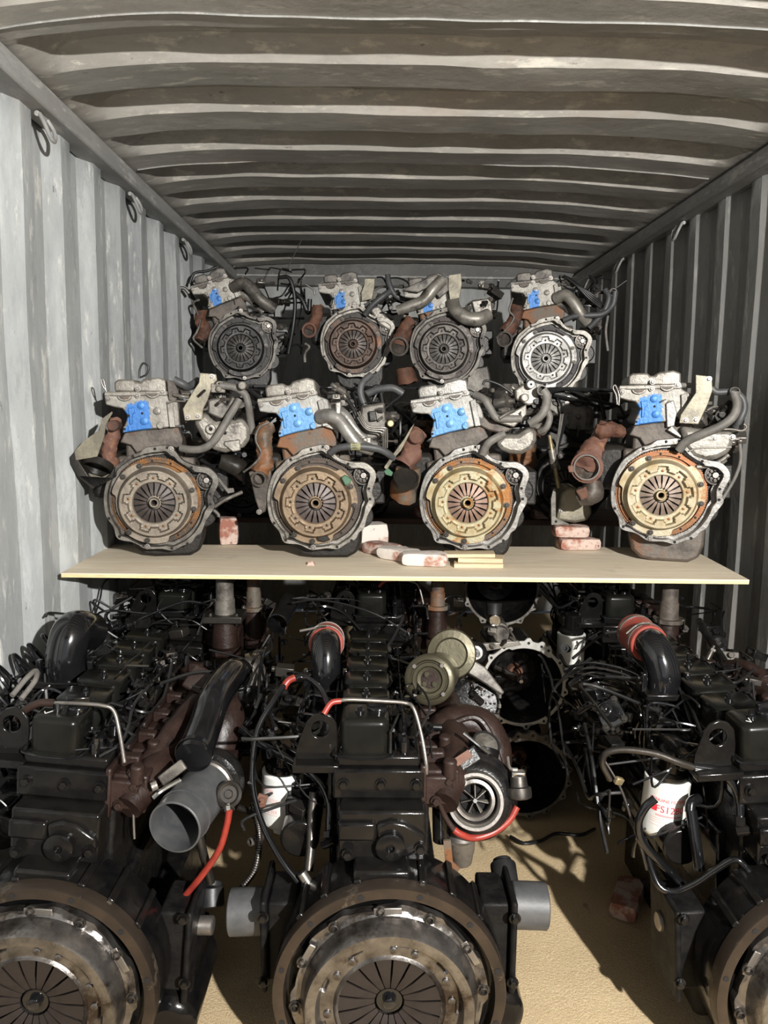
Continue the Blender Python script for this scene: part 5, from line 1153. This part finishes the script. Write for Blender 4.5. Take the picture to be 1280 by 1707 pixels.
tb(dm, 'stay_rod', [(-0.2420, 0.6400, 0.5650), (-0.2090, 0.6400, 0.5720), (-0.1760, 0.6400, 0.5790)], .004, 'steel')
# filter and hoses on the left flank
ff = fuel_filter(dm, (-0.2680, 0.3900, 0.1450), .049, .145, (.03, .05, 0), 0)
mr_ = .0490
band(mr_, .74, 1.12, .070, .100, M['ink_red'], 'print_panel', ff)
for k, (z, a, w) in enumerate(((.105, -.55, 'DIESEL'), (.052, -.35, 'FILTER'))): put('print', text_mesh(w, .010, M['ink_pink'], mr_, a, z), ff)
for z in (.088, .084, .080, .060, .047): band(mr_, -.75, -.05, z, z+.0012, M['ink_pink'], 'print_line', ff)
MB().box(-.012, .012, -.004, .004, -.016, .016).cyl((0, -.004, .003), (0, -.010, .003), .008, n=14).obj('hose_clip', M['rust_pink'], dm, .002, loc=(-0.3010, 0.3100, 0.2470), rot=(0, .3, 0))
tb(dm, 'fuel_hose', [(-0.1420, 0.3100, 0.4810), (-0.1660, 0.3900, 0.4920), (-0.2080, 0.4500, 0.5000), (-0.2480, 0.4300, 0.4990), (-0.2850, 0.3700, 0.4610), (-0.3110, 0.3300, 0.4170), (-0.3180, 0.2900, 0.3610), (-0.3110, 0.2500, 0.3010), (-0.2810, 0.2100, 0.2360), (-0.2360, 0.1700, 0.1820), (-0.1980, 0.1500, 0.1450)], .0072, 'gloss', label='long looping black fuel hose')
tb(dm, 'hose_sleeve', [(-0.2330, 0.4300, 0.5090), (-0.2500, 0.4250, 0.5010), (-0.2610, 0.4150, 0.4860)], .0088, 'red', label='red band on the hose')
tb(dm, 'fuel_hose', [(-0.3620, 0.3900, 0.3910), (-0.3000, 0.3500, 0.3660), (-0.2230, 0.3000, 0.3500), (-0.1630, 0.2500, 0.3310), (-0.1350, 0.2100, 0.3010), (-0.1320, 0.1800, 0.2660), (-0.1320, 0.1700, 0.2430)], .0095, 'gloss', label='thick black hose down to the block')
MB().cyl((-0.1310, 0.1650, 0.2560), (-0.1310, 0.1600, 0.2450), .014, n=6).cyl((-0.1430, 0.1600, 0.2270), (-0.1160, 0.1400, 0.2500), .011, n=12).obj('hose_elbow', M['black'], dm)
tb(dm, 'steel_tube', [(-0.1730, 0.2700, 0.2910), (-0.1770, 0.2500, 0.2430), (-0.1770, 0.2200, 0.1870), (-0.1800, 0.1900, 0.1450)], .011, 'steel_dark')
tb(dm, 'breather_hose', [(-0.1450, 0.2900, 0.2810), (-0.1660, 0.2900, 0.2730), (-0.1740, 0.2700, 0.2620)], .010, 'rubber')
MB().cyl((-0.1900, 0.1400, 0.1730), (-0.1610, 0.1300, 0.1330), .011, n=10).cyl((-0.1610, 0.1300, 0.1330), (-0.1540, 0.1300, 0.1210), .016, n=6).obj('speed_sender', M['steel'], dm)
fit_cloud(dm, ((-.30, -.14), (.28, .85), (.22, .44)), 46, 5); wire_cloud(dm, ((-.32, -.13), (.18, .85), (.25, .46)), 26, 6)
fit_cloud(dm, ((.0, .10), (.2, .86), (.43, .475)), 30, 7, size=.009); wire_cloud(dm, ((.0, .09), (.15, .86), (.43, .49)), 12, 8, r=.0028)
fit_cloud(dm, ((-.12, .10), (.86, 1.0), (.30, .50)), 10, 9); wire_cloud(dm, ((-.30, .12), (.80, 1.02), (.35, .56)), 12, 10)
fit_cloud(dm, ((.10, .30), (.5, .95), (.28, .42)), 12, 11, ('black_cast', 'brown', 'steel_dark'))
MB().cyl((0.1140, 0.1900, 0.3000), (0.1170, 0.1900, 0.2210), .02, n=14).obj('oil_feed_pipe', M['black'], dm)

# ---- left diesel
dl = big_engine(OL, 5, 'large black diesel at front left by the wall, wide open air pipe', 'tick')
tb(dl, 'vent_pipe', [(-0.0350, 0.2100, 0.5300), (0.0280, 0.1900, 0.5370), (0.0800, 0.1900, 0.5330), (0.1050, 0.1900, 0.5200), (0.1230, 0.1700, 0.4750), (0.1410, 0.1400, 0.4260)], .0042, 'steel', label='thin bright vent pipe')
tb(dl, 'vent_hose', [(-0.0320, 0.2100, 0.5300), (-0.0650, 0.2100, 0.5290), (-0.0990, 0.2100, 0.5110), (-0.1160, 0.2100, 0.4910)], .0085, 'brown', label='oily reddish vent hose')
elbow(dl, (-0.1500, 0.5700, 0.4590), (-0.1510, 0.5700, 0.5140), (-0.1410, 0.6000, 0.5760), (-0.1300, 0.6900, 0.5490), .052, None)
hz = MB().tube([(0.3070, 0.5700, 0.4730), (0.2930, 0.5100, 0.4840), (0.2800, 0.3900, 0.4710), (0.2760, 0.2900, 0.4380), (0.2690, 0.2100, 0.4070)], [.040, .040, .039, .038, .040], 28, 8).obj('air_hose', M['gloss'], dl, label='long glossy black air hose, dented near its lower end')
for q in ((0.3030, 0.5400, 0.4740), (0.2690, 0.2200, 0.4110)): MB().lathe([(.0405, -.006), (.0425, -.006), (.0425, .006), (.0405, .006)], q, Vector((0.2930, 0.5100, 0.4840))-Vector((0.2800, 0.3900, 0.4710)), 32).obj('clamp_band', M['gloss'], hz)
pa, pb_ = Vector((0.2900, 0.2900, 0.3100)), Vector((0.2550, 0.0950, 0.3060)); pd = (pb_-pa).normalized()
op = MB().pipe(pa, pb_, .0575, .0535, 48).lathe([(.0576, -.05), (.0598, -.05), (.0598, -.046), (.0576, -.046)], pb_, pd, 40).obj('air_intake_pipe', M['rubber_grey'], dl, label='wide open grey-black air pipe')
MB().lathe([(0, 0), (.0535, 0)], pb_-pd*.12, pd, 30).obj('dark_bore', M['steel_dark'], op)
MB().lathe([(.059, 0), (.063, .004), (.063, .016), (.059, .02)], pa+pd*.012, pd, 40).obj('vee_clamp', M['steel'], op)
MB().lathe([(.03, -.03), (.070, -.03), (.078, -.01), (.074, .01), (.060, .02)], pa, pd, 40).obj('turbocharger', M['black_cast'], dl)
MB().tube([(0.2440, 0.1900, 0.3630), (0.2120, 0.1600, 0.3540), (0.1960, 0.1500, 0.3420)], .006, 8).box(-.001, .001, -.001, .001, -.001, .001).obj('clamp_bolt', M['bright'], op)
np_ = MB().box(-.030, .030, -.006, .006, -.012, .012, Matrix.Rotation(math.radians(-38), 3, 'Y'), (0, 0, 0)).obj('actuator_bracket', M['alu_dull'], dl, .003, loc=(0.2360, 0.1600, 0.3950), rot=(-.4, 0, 0)); MB().cyl((0.2070, 0.1450, 0.3750), (0.1960, 0.1400, 0.3720), .010, n=12).obj('bracket_plug', M['alu'], dl)
thl = MB().tube([(0.2570, 0.3900, 0.2620), (0.2750, 0.4300, 0.3220), (0.2880, 0.4700, 0.3840), (0.2700, 0.5400, 0.4120)], [.034, .046, .050, .040], 18).jitter(.004, 18).obj('turbine_housing', M['brown'], dl, ang=60, label='brown turbine housing'); MB().box(-.036, .036, -.03, .03, -.012, .012).obj('housing_flange', M['brown'], thl, .005, loc=(0.3010, 0.3600, 0.3310))
MB().cyl((0.3000, 0.3800, 0.3140), (0.3010, 0.3700, 0.2720), .02, .014, n=14).obj('drain_neck', M['brown'], thl)
la = Vector((0.3510, 0.1900, 0.3300)); ld = Vector((.0, -.85, .5)).normalized()
lac = MB().lathe([(.020, -.03), (.026, -.012), (.0285, -.004), (.0285, .006), (.023, .010), (.018, .006), (.010, .006), (.008, .012), (0, .012)], la, ld, 32).obj('wastegate_actuator', M['steel_dark'], dl)
MB().lathe([(.0285, -.002), (.0295, .0), (.0285, .003)], la, ld, 32).obj('actuator_rim', M['bright'], lac)
tb(dl, 'boost_hose', [(0.3550, 0.1700, 0.3050), (0.3490, 0.1700, 0.2700), (0.3320, 0.1700, 0.2130), (0.2940, 0.1800, 0.1500), (0.2440, 0.1900, 0.0820)], .0075, 'red', label='bright red boost hose')
MB().cyl((0.3520, 0.1800, 0.3100), (0.3560, 0.1700, 0.3010), .011, n=8).obj('hose_clip', M['bright'], dl)
sb = MB().lathe([(.0, .072), (.017, .072), (.0205, .069), (.0205, 0)], (0.2390, 0.1900, 0.0160), (1, 0, 0), 28).obj('steel_shaft', M['steel'], dl, label='bare steel shaft stub')
MB().cyl((0.2930, 0.2500, 0.0190), (0.2890, 0.2700, 0.0570), .030, n=24).cyl((0.2890, 0.2700, 0.0540), (0.2900, 0.2800, 0.0650), .024, n=20).obj('black_end_cap', M['rubber'], dl, .003)
con = [(0.2970, 0.2100, 0.2900), (0.2790, 0.2100, 0.2390), (0.2860, 0.2100, 0.1810), (0.2980, 0.2300, 0.0950)]
tb(dl, 'corrugated_conduit', con, .010, 'steel_dark')
cn2 = catmull([(0.3500, 0.2900, 0.2460), (0.3910, 0.2900, 0.2240), (0.4000, 0.2900, 0.1630), (0.3880, 0.2900, 0.0870), (0.3460, 0.2900, 0.0250)], 24)
b = MB(); b.tube(cn2, [(.0085 if k % 2 else .0068) for k in range(97)], 9, 1); b.obj('corrugated_conduit', M['steel_dark'], dl)
MB().pipe((0.4030, 0.3100, 0.1590), (0.3790, 0.2800, 0.1630), .010, .007, 14).obj('conduit_end', M['alu_dull'], dl)
tb(dl, 'oil_drop_pipe', [(0.1530, 0.1500, 0.3280), (0.1540, 0.1450, 0.2900), (0.1560, 0.1400, 0.2540)], .0028, 'steel')
MB().box(-.05, .045, -.03, .03, -.05, .045).obj('manifold_end_box', M['brown'], dl, .008, loc=(0.1180, 0.1900, 0.3490)); put('bolt', BOLT['br'], dl, loc=(0.1530, 0.1550, 0.3980)); put('bolt', BOLT['s'], dl, loc=(0.1510, 0.1550, 0.3230))
MB().tube([(0.1040, 0.2100, 0.3240), (0.1460, 0.2300, 0.3570), (0.1780, 0.2900, 0.3930), (0.1990, 0.3700, 0.4180), (0.2250, 0.4500, 0.4390)], [.024, .026, .027, .026, .024], 16).jitter(.004, 18).obj('exhaust_branch', M['brown'], dl, ang=60)
MB().box(-.03, .03, -.006, .006, -.035, .035, Matrix.Rotation(.5, 3, 'Y'), (0, 0, 0)).obj('lifting_lug', M['brown'], dl, .006, loc=(0.2050, 0.5400, 0.4650), rot=(-.6, 0, 0))
# throttle and belt pulleys beyond the hose
for (q, r_, m_) in (((0.3150, 0.7100, 0.4270), .040, 'steel_dark'), ((0.3110, 0.6700, 0.3880), .044, 'black_cast')):
    MB().lathe([(.01, -.05), (r_, -.05), (r_*1.02, -.02), (r_*.9, -.012), (r_*1.04, -.004), (r_*1.04, .004), (r_*.8, .008), (r_*.5, .002), (0, .002)], q, (.2, -.85, .45), 40).obj('belt_pulley', M[m_], dl)
MB().prism([(-.03, -.03), (-.02, .035), (.0, .042), (.015, .03), (.045, -.01), (.05, -.03)], -.005, .005).obj('idler_bracket', M['alu_dull'], dl, .004, loc=(0.3150, 0.6100, 0.4540), rot=(-.4, 0, 0)); put('bolt', BOLT['s'], dl, loc=(0.3010, 0.6000, 0.4710))
MB().tube([(0.3700, 0.5400, 0.4130), (0.3940, 0.5400, 0.4380), (0.4380, 0.5400, 0.4300)], .012, 10).obj('link_arm', M['black'], dl)
tb(dl, 'battery_cable', [(-0.1870, 0.3400, 0.4950), (-0.1730, 0.3900, 0.5210), (-0.1730, 0.4400, 0.5210), (-0.1540, 0.3900, 0.5140), (-0.1660, 0.3400, 0.4870)], .0065, 'hose_grey'); 
fit_cloud(dl, ((-.31, -.14), (.20, .86), (.22, .46)), 46, 15); wire_cloud(dl, ((-.31, -.13), (.18, .95), (.30, .52)), 26, 16); fit_cloud(dl, ((.0, .12), (.2, .86), (.43, .475)), 34, 17, size=.009); wire_cloud(dl, ((.02, .12), (.15, .86), (.43, .50)), 14, 18, r=.0028)
for k in range(7): tb(dl, 'cable_loop', [(-.22-.008*k, .30+.09*k, .42), (-.275, .29+.09*k, .49), (-.295, .31+.09*k, .515), (-.29, .34+.09*k, .49), (-.25, .35+.09*k, .43)], .0055, 'gloss', n=8)
fit_cloud(dl, ((.18, .34), (.5, .95), (.22, .44)), 22, 19, ('black_cast', 'gloss', 'steel_dark', 'black')); wire_cloud(dl, ((.15, .36), (.4, 1.0), (.25, .50)), 12, 20)
fit_cloud(dl, ((-.3, .10), (.86, 1.02), (.30, .50)), 12, 51); wire_cloud(dl, ((-.30, .15), (.80, 1.02), (.35, .56)), 12, 52)

# ---- right diesel
dr = big_engine(OR_, -4, 'large black diesel at front right, red coupling on its black elbow', 'vee')
elbow(dr, (-0.1800, 0.5100, 0.4530), (-0.1830, 0.5100, 0.5020), (-0.1960, 0.5400, 0.5530), (-0.2030, 0.6300, 0.5580), .043, 'red_dusty')
MB().box(-.05, .045, -.02, .02, -.03, .03).obj('inlet_heater', M['black'], dr, .006, loc=(-0.1780, 0.5200, 0.4250))
ff = fuel_filter(dr, (-0.2350, 0.3300, 0.1600), .0525, .150, (.03, .05, 0), 1); rr_ = .0525
put('print', text_mesh('GENUINE FILTERS', .0108, M['ink_red'], rr_, -.26, .105), ff); put('print', text_mesh('FS1280', .0235, M['ink_red'], rr_, -.12, .079), ff)
band(rr_, -1.02, -.74, .079, .097, M['ink_red'], 'print_panel', ff); band(rr_, -.74, .38, .068, .073, M['ink_pink'], 'print_bar', ff)
for z in (.062, .057, .052, .044): band(rr_, -.98, -.15, z, z+.0010, M['ink_pink'], 'print_line', ff)
tb(dr, 'steel_tube', [(-0.3890, 0.2500, 0.3350), (-0.4090, 0.2500, 0.3710), (-0.4070, 0.2400, 0.4030), (-0.3700, 0.2300, 0.4170), (-0.3090, 0.2100, 0.4180), (-0.2630, 0.1900, 0.4080), (-0.2310, 0.1700, 0.4040)], .0075, 'steel_dark', label='worn steel tube')
tb(dr, 'fuel_hose', [(-0.2350, 0.1750, 0.4050), (-0.1840, 0.1700, 0.3980), (-0.1540, 0.1600, 0.3750), (-0.1410, 0.1500, 0.3390), (-0.1400, 0.1400, 0.3030)], .0095, 'gloss')
MB().cyl((-0.1410, 0.1400, 0.3100), (-0.1420, 0.1350, 0.2920), .014, n=6).cyl((-0.1510, 0.1300, 0.2810), (-0.1280, 0.1200, 0.2900), .011, n=12).obj('hose_elbow', M['black'], dr)
tb(dr, 'drain_hose', [(-0.3070, 0.1900, 0.3220), (-0.3280, 0.1900, 0.3020), (-0.3420, 0.1900, 0.2640), (-0.3320, 0.1900, 0.2210), (-0.2960, 0.1900, 0.1780), (-0.2520, 0.1900, 0.1350), (-0.2330, 0.1900, 0.1080)], .0095, 'gloss', label='cut black hose crossing the filter')
tb(dr, 'drain_hose', [(-0.3190, 0.2100, 0.2120), (-0.3080, 0.1900, 0.1590), (-0.2930, 0.1700, 0.1240), (-0.2630, 0.1600, 0.1200), (-0.2220, 0.1500, 0.1470), (-0.1830, 0.1400, 0.1870), (-0.1500, 0.1300, 0.2150), (-0.1280, 0.1200, 0.2000), (-0.1080, 0.1100, 0.1690), (-0.0940, 0.1100, 0.1460)], .0075, 'gloss')
tb(dr, 'lift_cylinder', [(-0.2090, 0.2300, 0.2740), (-0.2050, 0.2100, 0.2200), (-0.1980, 0.1900, 0.1520)], .0125, 'gloss', n=16); tb(dr, 'elbow_tube', [(-0.1840, 0.2500, 0.2920), (-0.2050, 0.2400, 0.2860), (-0.2110, 0.2300, 0.2670)], .012, 'gloss')
tb(dr, 'stay_wire', [(-0.4110, 0.2500, 0.3900), (-0.3720, 0.2300, 0.3240), (-0.3470, 0.2100, 0.2480), (-0.3300, 0.1900, 0.1950), (-0.3170, 0.1900, 0.1520)], .003, 'steel_dark'); MB().box(-.010, .010, -.006, .006, -.009, .009).obj('wire_clip', M['brass'], dr, .003, loc=(-0.3760, 0.2350, 0.3400), rot=(.2, .4, .3))
MB().lathe([(.0, .075), (.018, .075), (.0215, .072), (.0215, 0)], (-0.2120, 0.1900, 0.0260), (-1, 0, .02), 28).obj('steel_shaft', M['steel'], dr, label='bare steel shaft stub')
MB().cyl((-0.2120, 0.1900, 0.0260), (-0.1770, 0.1900, 0.0260), .036, n=24).obj('shaft_hub', M['black'], dr, .004)
tb(dr, 'lever', [(-0.3320, 0.2200, 0.2060), (-0.3360, 0.2200, 0.1910), (-0.3380, 0.2200, 0.1650)], .005, 'steel_dark')
fp = Vector((-0.3200, 0.4900, 0.3950)); fp_ = MB().box(-.034, .034, -.008, .008, -.036, .036).cyl((0, -.008, 0), (0, -.040, .01), .024, .018, n=20).cyl((0, -.04, .01), (0, -.05, .012), .012, n=6).obj('pump_flange', M['gloss'], dr, .004, loc=tuple(fp), rot=(-.5, -.6, -.3))
for sx in (-1, 1):
    for sz in (-1, 1): put('bolt', BOLT['d'], fp_, loc=(sx*.026, -.008, sz*.027))
MB().box(-.03, .03, -.006, .006, -.03, .03).cyl((0, 0, 0), (.0, -.05, .0), .02, n=16).obj('pump_flange', M['gloss'], dr, .004, loc=(-0.3300, 0.6100, 0.3970), rot=(-.5, -.7, -.3))
tb(dr, 'injector_line', [(-0.3820, 0.7400, 0.4190), (-0.3370, 0.6900, 0.4630), (-0.2750, 0.6400, 0.4720), (-0.2220, 0.5900, 0.4650), (-0.1980, 0.5700, 0.4390)], .0036, 'gloss', n=7)
tb(dr, 'injector_line', [(-0.3730, 0.7200, 0.4140), (-0.3260, 0.6900, 0.4490), (-0.2680, 0.6400, 0.4570), (-0.2180, 0.5900, 0.4500), (-0.1970, 0.5700, 0.4250)], .0036, 'gloss', n=7)
tb(dr, 'injector_line', [(-0.3640, 0.7000, 0.4080), (-0.3150, 0.6900, 0.4350), (-0.2600, 0.6400, 0.4410), (-0.2130, 0.5900, 0.4340), (-0.1960, 0.5700, 0.4120)], .0036, 'gloss', n=7)
tb(dr, 'injector_line', [(-0.3550, 0.6800, 0.4030), (-0.3040, 0.6900, 0.4210), (-0.2530, 0.6400, 0.4260), (-0.2090, 0.5900, 0.4190), (-0.1960, 0.5700, 0.3980)], .0036, 'gloss', n=7)
tb(dr, 'injector_line', [(-0.3470, 0.6600, 0.3980), (-0.2930, 0.6900, 0.4070), (-0.2450, 0.6400, 0.4100), (-0.2050, 0.5900, 0.4040), (-0.1950, 0.5700, 0.3850)], .0036, 'gloss', n=7)
tb(dr, 'injector_line', [(-0.3380, 0.6400, 0.3940), (-0.2820, 0.6900, 0.3930), (-0.2380, 0.6400, 0.3950), (-0.2010, 0.5900, 0.3890), (-0.1940, 0.5700, 0.3710)], .0036, 'gloss', n=7)
fit_cloud(dr, ((-.36, -.16), (.30, .95), (.20, .44)), 64, 25); wire_cloud(dr, ((-.40, -.15), (.22, 1.0), (.18, .47)), 34, 26)
fit_cloud(dr, ((-.04, .10), (.2, .86), (.43, .475)), 30, 27, size=.009); wire_cloud(dr, ((-.02, .12), (.15, .86), (.43, .49)), 10, 28, r=.0028)
fit_cloud(dr, ((.10, .34), (.3, .95), (.30, .46)), 26, 29, ('brown', 'black_cast', 'steel_dark', 'gloss'))
tb(dr, 'coolant_pipe', [(0.1320, 1.0400, 0.4910), (0.1200, 0.9400, 0.4660), (0.1030, 0.7900, 0.4420), (0.0750, 0.6900, 0.4400)], .012, 'black_cast'); MB().lathe([(.01, -.02), (.028, -.02), (.028, 0), (.018, .003), (.012, 0), (.008, .008), (0, .008)], (0.1770, 0.9900, 0.4300), (-.2, -.8, .5), 32).obj('belt_pulley', M['black_cast'], dr)
tb(dr, 'rusty_arm', [(0.0980, 0.7400, 0.4410), (0.1170, 0.6900, 0.4620), (0.1440, 0.6400, 0.4500)], [.018, .014, .016], 'brown')

# ---- second row, mostly under the plywood; exhaust pipes prop the sheet
rl = big_engine((-.70, 2.53, .262), 3, 'black diesel in the second row at left, chalk tick on its cover', 'tick', rear=True)
rm = big_engine((.04, 2.53, .266), 0, 'black diesel in the second row at the centre, half under the plywood', None, rear=True)
rr = big_engine((.935, 2.53, .266), 0, 'black diesel in the second row at right, half under the plywood', None, rear=True)
def column(t, p, r, top, m, square=False):
    c = MB().cyl(p, (p[0], p[1], top), r, r*.92, n=22).cyl((p[0], p[1], p[2]), (p[0], p[1], p[2]+(top-p[2])*.35), r*1.12, r*1.06, n=22).obj('exhaust_pipe', M[m], t, label='upright exhaust pipe under the sheet')
    f = MB()
    if square: f.box(p[0]-r*2.1, p[0]+r*2.1, p[1]-r*1.8, p[1]+r*1.8, p[2]-.022, p[2])
    else: f.cyl((p[0], p[1], p[2]-.014), p, r*1.75, n=28)
    f.obj('pipe_flange', M['steel_dark' if square else m], c, .002)
    for sx in (-1, 1): MB().cyl((p[0]+sx*r*1.4, p[1]-r*.9, p[2]-.035), (p[0]+sx*r*1.4, p[1]-r*.9, p[2]+.006), .0055, n=6).obj('flange_bolt', M['bright'], c)
    MB().cyl((p[0], p[1]+.0, p[2]-.12), (p[0], p[1], p[2]-.014), r*1.5, r*1.2, n=18).box(p[0]-r*1.5, p[0]+r*1.5, p[1], p[1]+r*3, p[2]-.16, p[2]-.06).obj('turbine_housing', M['brown'], c, .01)
    return c
def loc(o, w): return (w[0]-o[0], w[1]-o[1], w[2]-o[2])
column(rl, loc((-.70, 2.53, .262), (-0.5070, 2.5200, 0.7520)), .031, .893-.262, 'alu_dull', True)
column(rl, loc((-.70, 2.53, .262), (-0.4330, 2.6600, 0.7400)), .024, .893-.262, 'iron_rust')
column(rm, loc((.04, 2.53, .266), (0.2130, 2.6000, 0.7660)), .024, .893-.266, 'iron_rust')
column(rr, loc((.935, 2.53, .266), (1.0120, 2.5800, 0.7310)), .030, .893-.266, 'iron', False)
for t_, s_, xa, xb in ((rl, 61, -.29, .34), (rm, 63, -.30, .29), (rr, 65, -.22, .34)):
    fit_cloud(t_, ((xa, -.12), (.15, .5), (.30, .50)), 22, s_); wire_cloud(t_, ((xa, .10), (.12, .6), (.30, .54)), 14, s_+1)
    fit_cloud(t_, ((.10, xb), (.1, .5), (.20, .42)), 14, s_+2, ('brown', 'black_cast', 'steel_dark')) ; wire_cloud(t_, ((.1, xb), (.0, .4), (.2, .45)), 8, s_+3)
MB().pipe((-0.3440, 0.9400, 0.4980), (-0.3270, 1.0900, 0.5280), .034, .03, 24).obj('air_hose', M['gloss'], dm)
ffr = fuel_filter(rr, loc((.935, 2.53, .266), (0.7140, 2.7200, 0.4900)), .050, .145, (.03, .0, 0), 0)
tb(rm, 'vent_hose', [(-.03, .14, .545), (-.01, .14, .565), (.03, .14, .57)], .006, 'red'); tb(rm, 'vent_pipe', [(.03, .14, .57), (.08, .14, .565), (.11, .13, .55), (.13, .12, .48)], .004, 'steel')

# ------------------------------------------------------------------ gearboxes stacked between the rows
def gearbox(o, rot, label, rim_m='alu'):
    t = thing('gearbox', label, 'gearbox', o, rot)
    n = 96; outer = []; inner = []; bos = [10, 32, 55, 66, 84, 104, 118, 140, 172, 205, 240, 275, 300, 330, 350]
    for k in range(n):
        a = 360*k/n; d = min(abs((a-q+180) % 360-180) for q in bos); r = .150+.013*max(0, 1-(d/5.5)**2)
        if 55 < a < 105: r += .006
        outer.append((r*math.cos(math.radians(a)), r*math.sin(math.radians(a)))); ri = .1385 if not 48 < a < 110 else .130
        inner.append((ri*math.cos(math.radians(a)), ri*math.sin(math.radians(a))))
    fl = MB().ring(outer, inner, 0, .012).obj('bell_flange', M[rim_m], t, .002)
    for q in bos: a = math.radians(q); put('bolt_hole', HOLE[5], fl, loc=(.1500*math.cos(a), -.0006, .1500*math.sin(a)))
    bell = MB().lathe([(.1500, -.010), (.142, -.06), (.120, -.13), (.085, -.19), (.05, -.20), (.05, -.185), (.078, -.178), (.110, -.12), (.134, -.06), (.1385, -.004)], (0, 0, 0), (0, -1, 0), 64, cap=False).obj('bell_housing', M['black_cast'], t)
    MB().lathe([(.078, -.178), (0, -.178)], (0, 0, 0), (0, -1, 0), 40).obj('bell_web', M['black_cast'], bell)
    MB().lathe([(.032, -.178), (.030, -.160), (.026, -.150), (.021, -.150), (.021, -.165), (0, -.165)], (0, 0, 0), (0, -1, 0), 32).obj('bearing_retainer', M['rust'], t)
    MB().cyl((0, .17, 0), (0, .06, 0), .010, n=16).cyl((0, .06, 0), (0, .04, 0), .007, n=12).obj('input_shaft', M['iron_rust'], t)
    MB().tube([(-.09, .10, .04), (-.03, .11, .01), (.03, .11, -.02)], .009, 8).obj('release_fork', M['iron_dark'], t)
    MB().box(-.09, .09, .19, .50, -.10, .10).cyl((0, .48, 0), (0, .56, 0), .05, n=20).obj('gear_case', M['black_cast'], t, .02)
    return t
g1 = gearbox((.535, 2.545, .165), (math.radians(0), 0, 0), 'black gearbox on the sand, lower of the two stacked open bell housings', 'alu_dull')
g2 = gearbox((.522, 2.60, .478), (math.radians(-4), 0, 0), 'gearbox with a pale scalloped bell flange, on top of the lower gearbox', 'flange_pale')
g3 = gearbox((.50, 2.98, .735), (math.radians(-4), 0, 0), 'dark gearbox half hidden under the plywood behind the pale-flanged one', 'alu_dull')
st = thing('starter_motor', 'small silver and black starter motor lying on the pale gearbox flange', 'engine part', (0.4340, 2.6200, 0.6670))
MB().cyl((0, .10, 0), (0, -.02, 0), .034, n=24).cyl((0, -.02, 0), (0, -.05, 0), .028, n=20).obj('motor_body', M['alu_dull'], st, .003)
MB().cyl((-.02, .08, .045), (-.02, -.03, .045), .022, n=18).obj('solenoid', M['bright'], st, .003); MB().lathe([(.026, 0), (.028, .03), (.03, .04), (0, .045)], (-.02, .0, .06), (.0, .2, 1), 20).obj('rubber_boot', M['rubber'], st)
MB().prism([(-.09, -.035), (.06, -.02), (.07, -.035), (-.06, -.06)], -.05, -.035).obj('mounting_flange', M['alu'], st, .003); fit_cloud(st, ((-.07, .05), (-.06, .02), (-.04, .03)), 8, 77, ('alu_dull', 'steel_dark', 'alu'), .010)
pt = thing('tensioner_pulley', 'small ringed black tensioner pulley left of the pale gearbox flange', 'engine part', (0.3310, 2.4500, 0.6430))
MB().lathe([(.008, -.03), (.038, -.03), (.038, -.004), (.034, .0), (.024, -.004), (.020, .0), (.014, .0), (.012, .006), (0, .006)], (0, 0, 0), (0, -1, .3), 36).obj('pulley', M['black_cast'], pt); MB().lathe([(.022, 0), (.0235, .002), (.025, 0)], (0, 0, 0), (0, -1, .3), 32).obj('pulley_ring', M['steel'], pt)
MB().box(-.012, .012, .03, .09, -.12, .02).obj('pulley_bracket', M['black_cast'], pt, .004)

# ------------------------------------------------------------------ small things on the floor
brick(.745, 2.08, -.004, math.radians(62), .16, .08, .05, M['brick'], 'dusty pink brick on the sandy floor beside the right diesel', seed=21)
cd = MB().tube([(.46, 2.42, .012), (.50, 2.38, .012), (.56, 2.40, .010), (.62, 2.44, .012), (.70, 2.43, .014), (.76, 2.47, .012)], .006, 8, 8).obj('black_cord', M['wire']); tag(cd, 'short black cord lying on the sand below the gearboxes', 'cord')
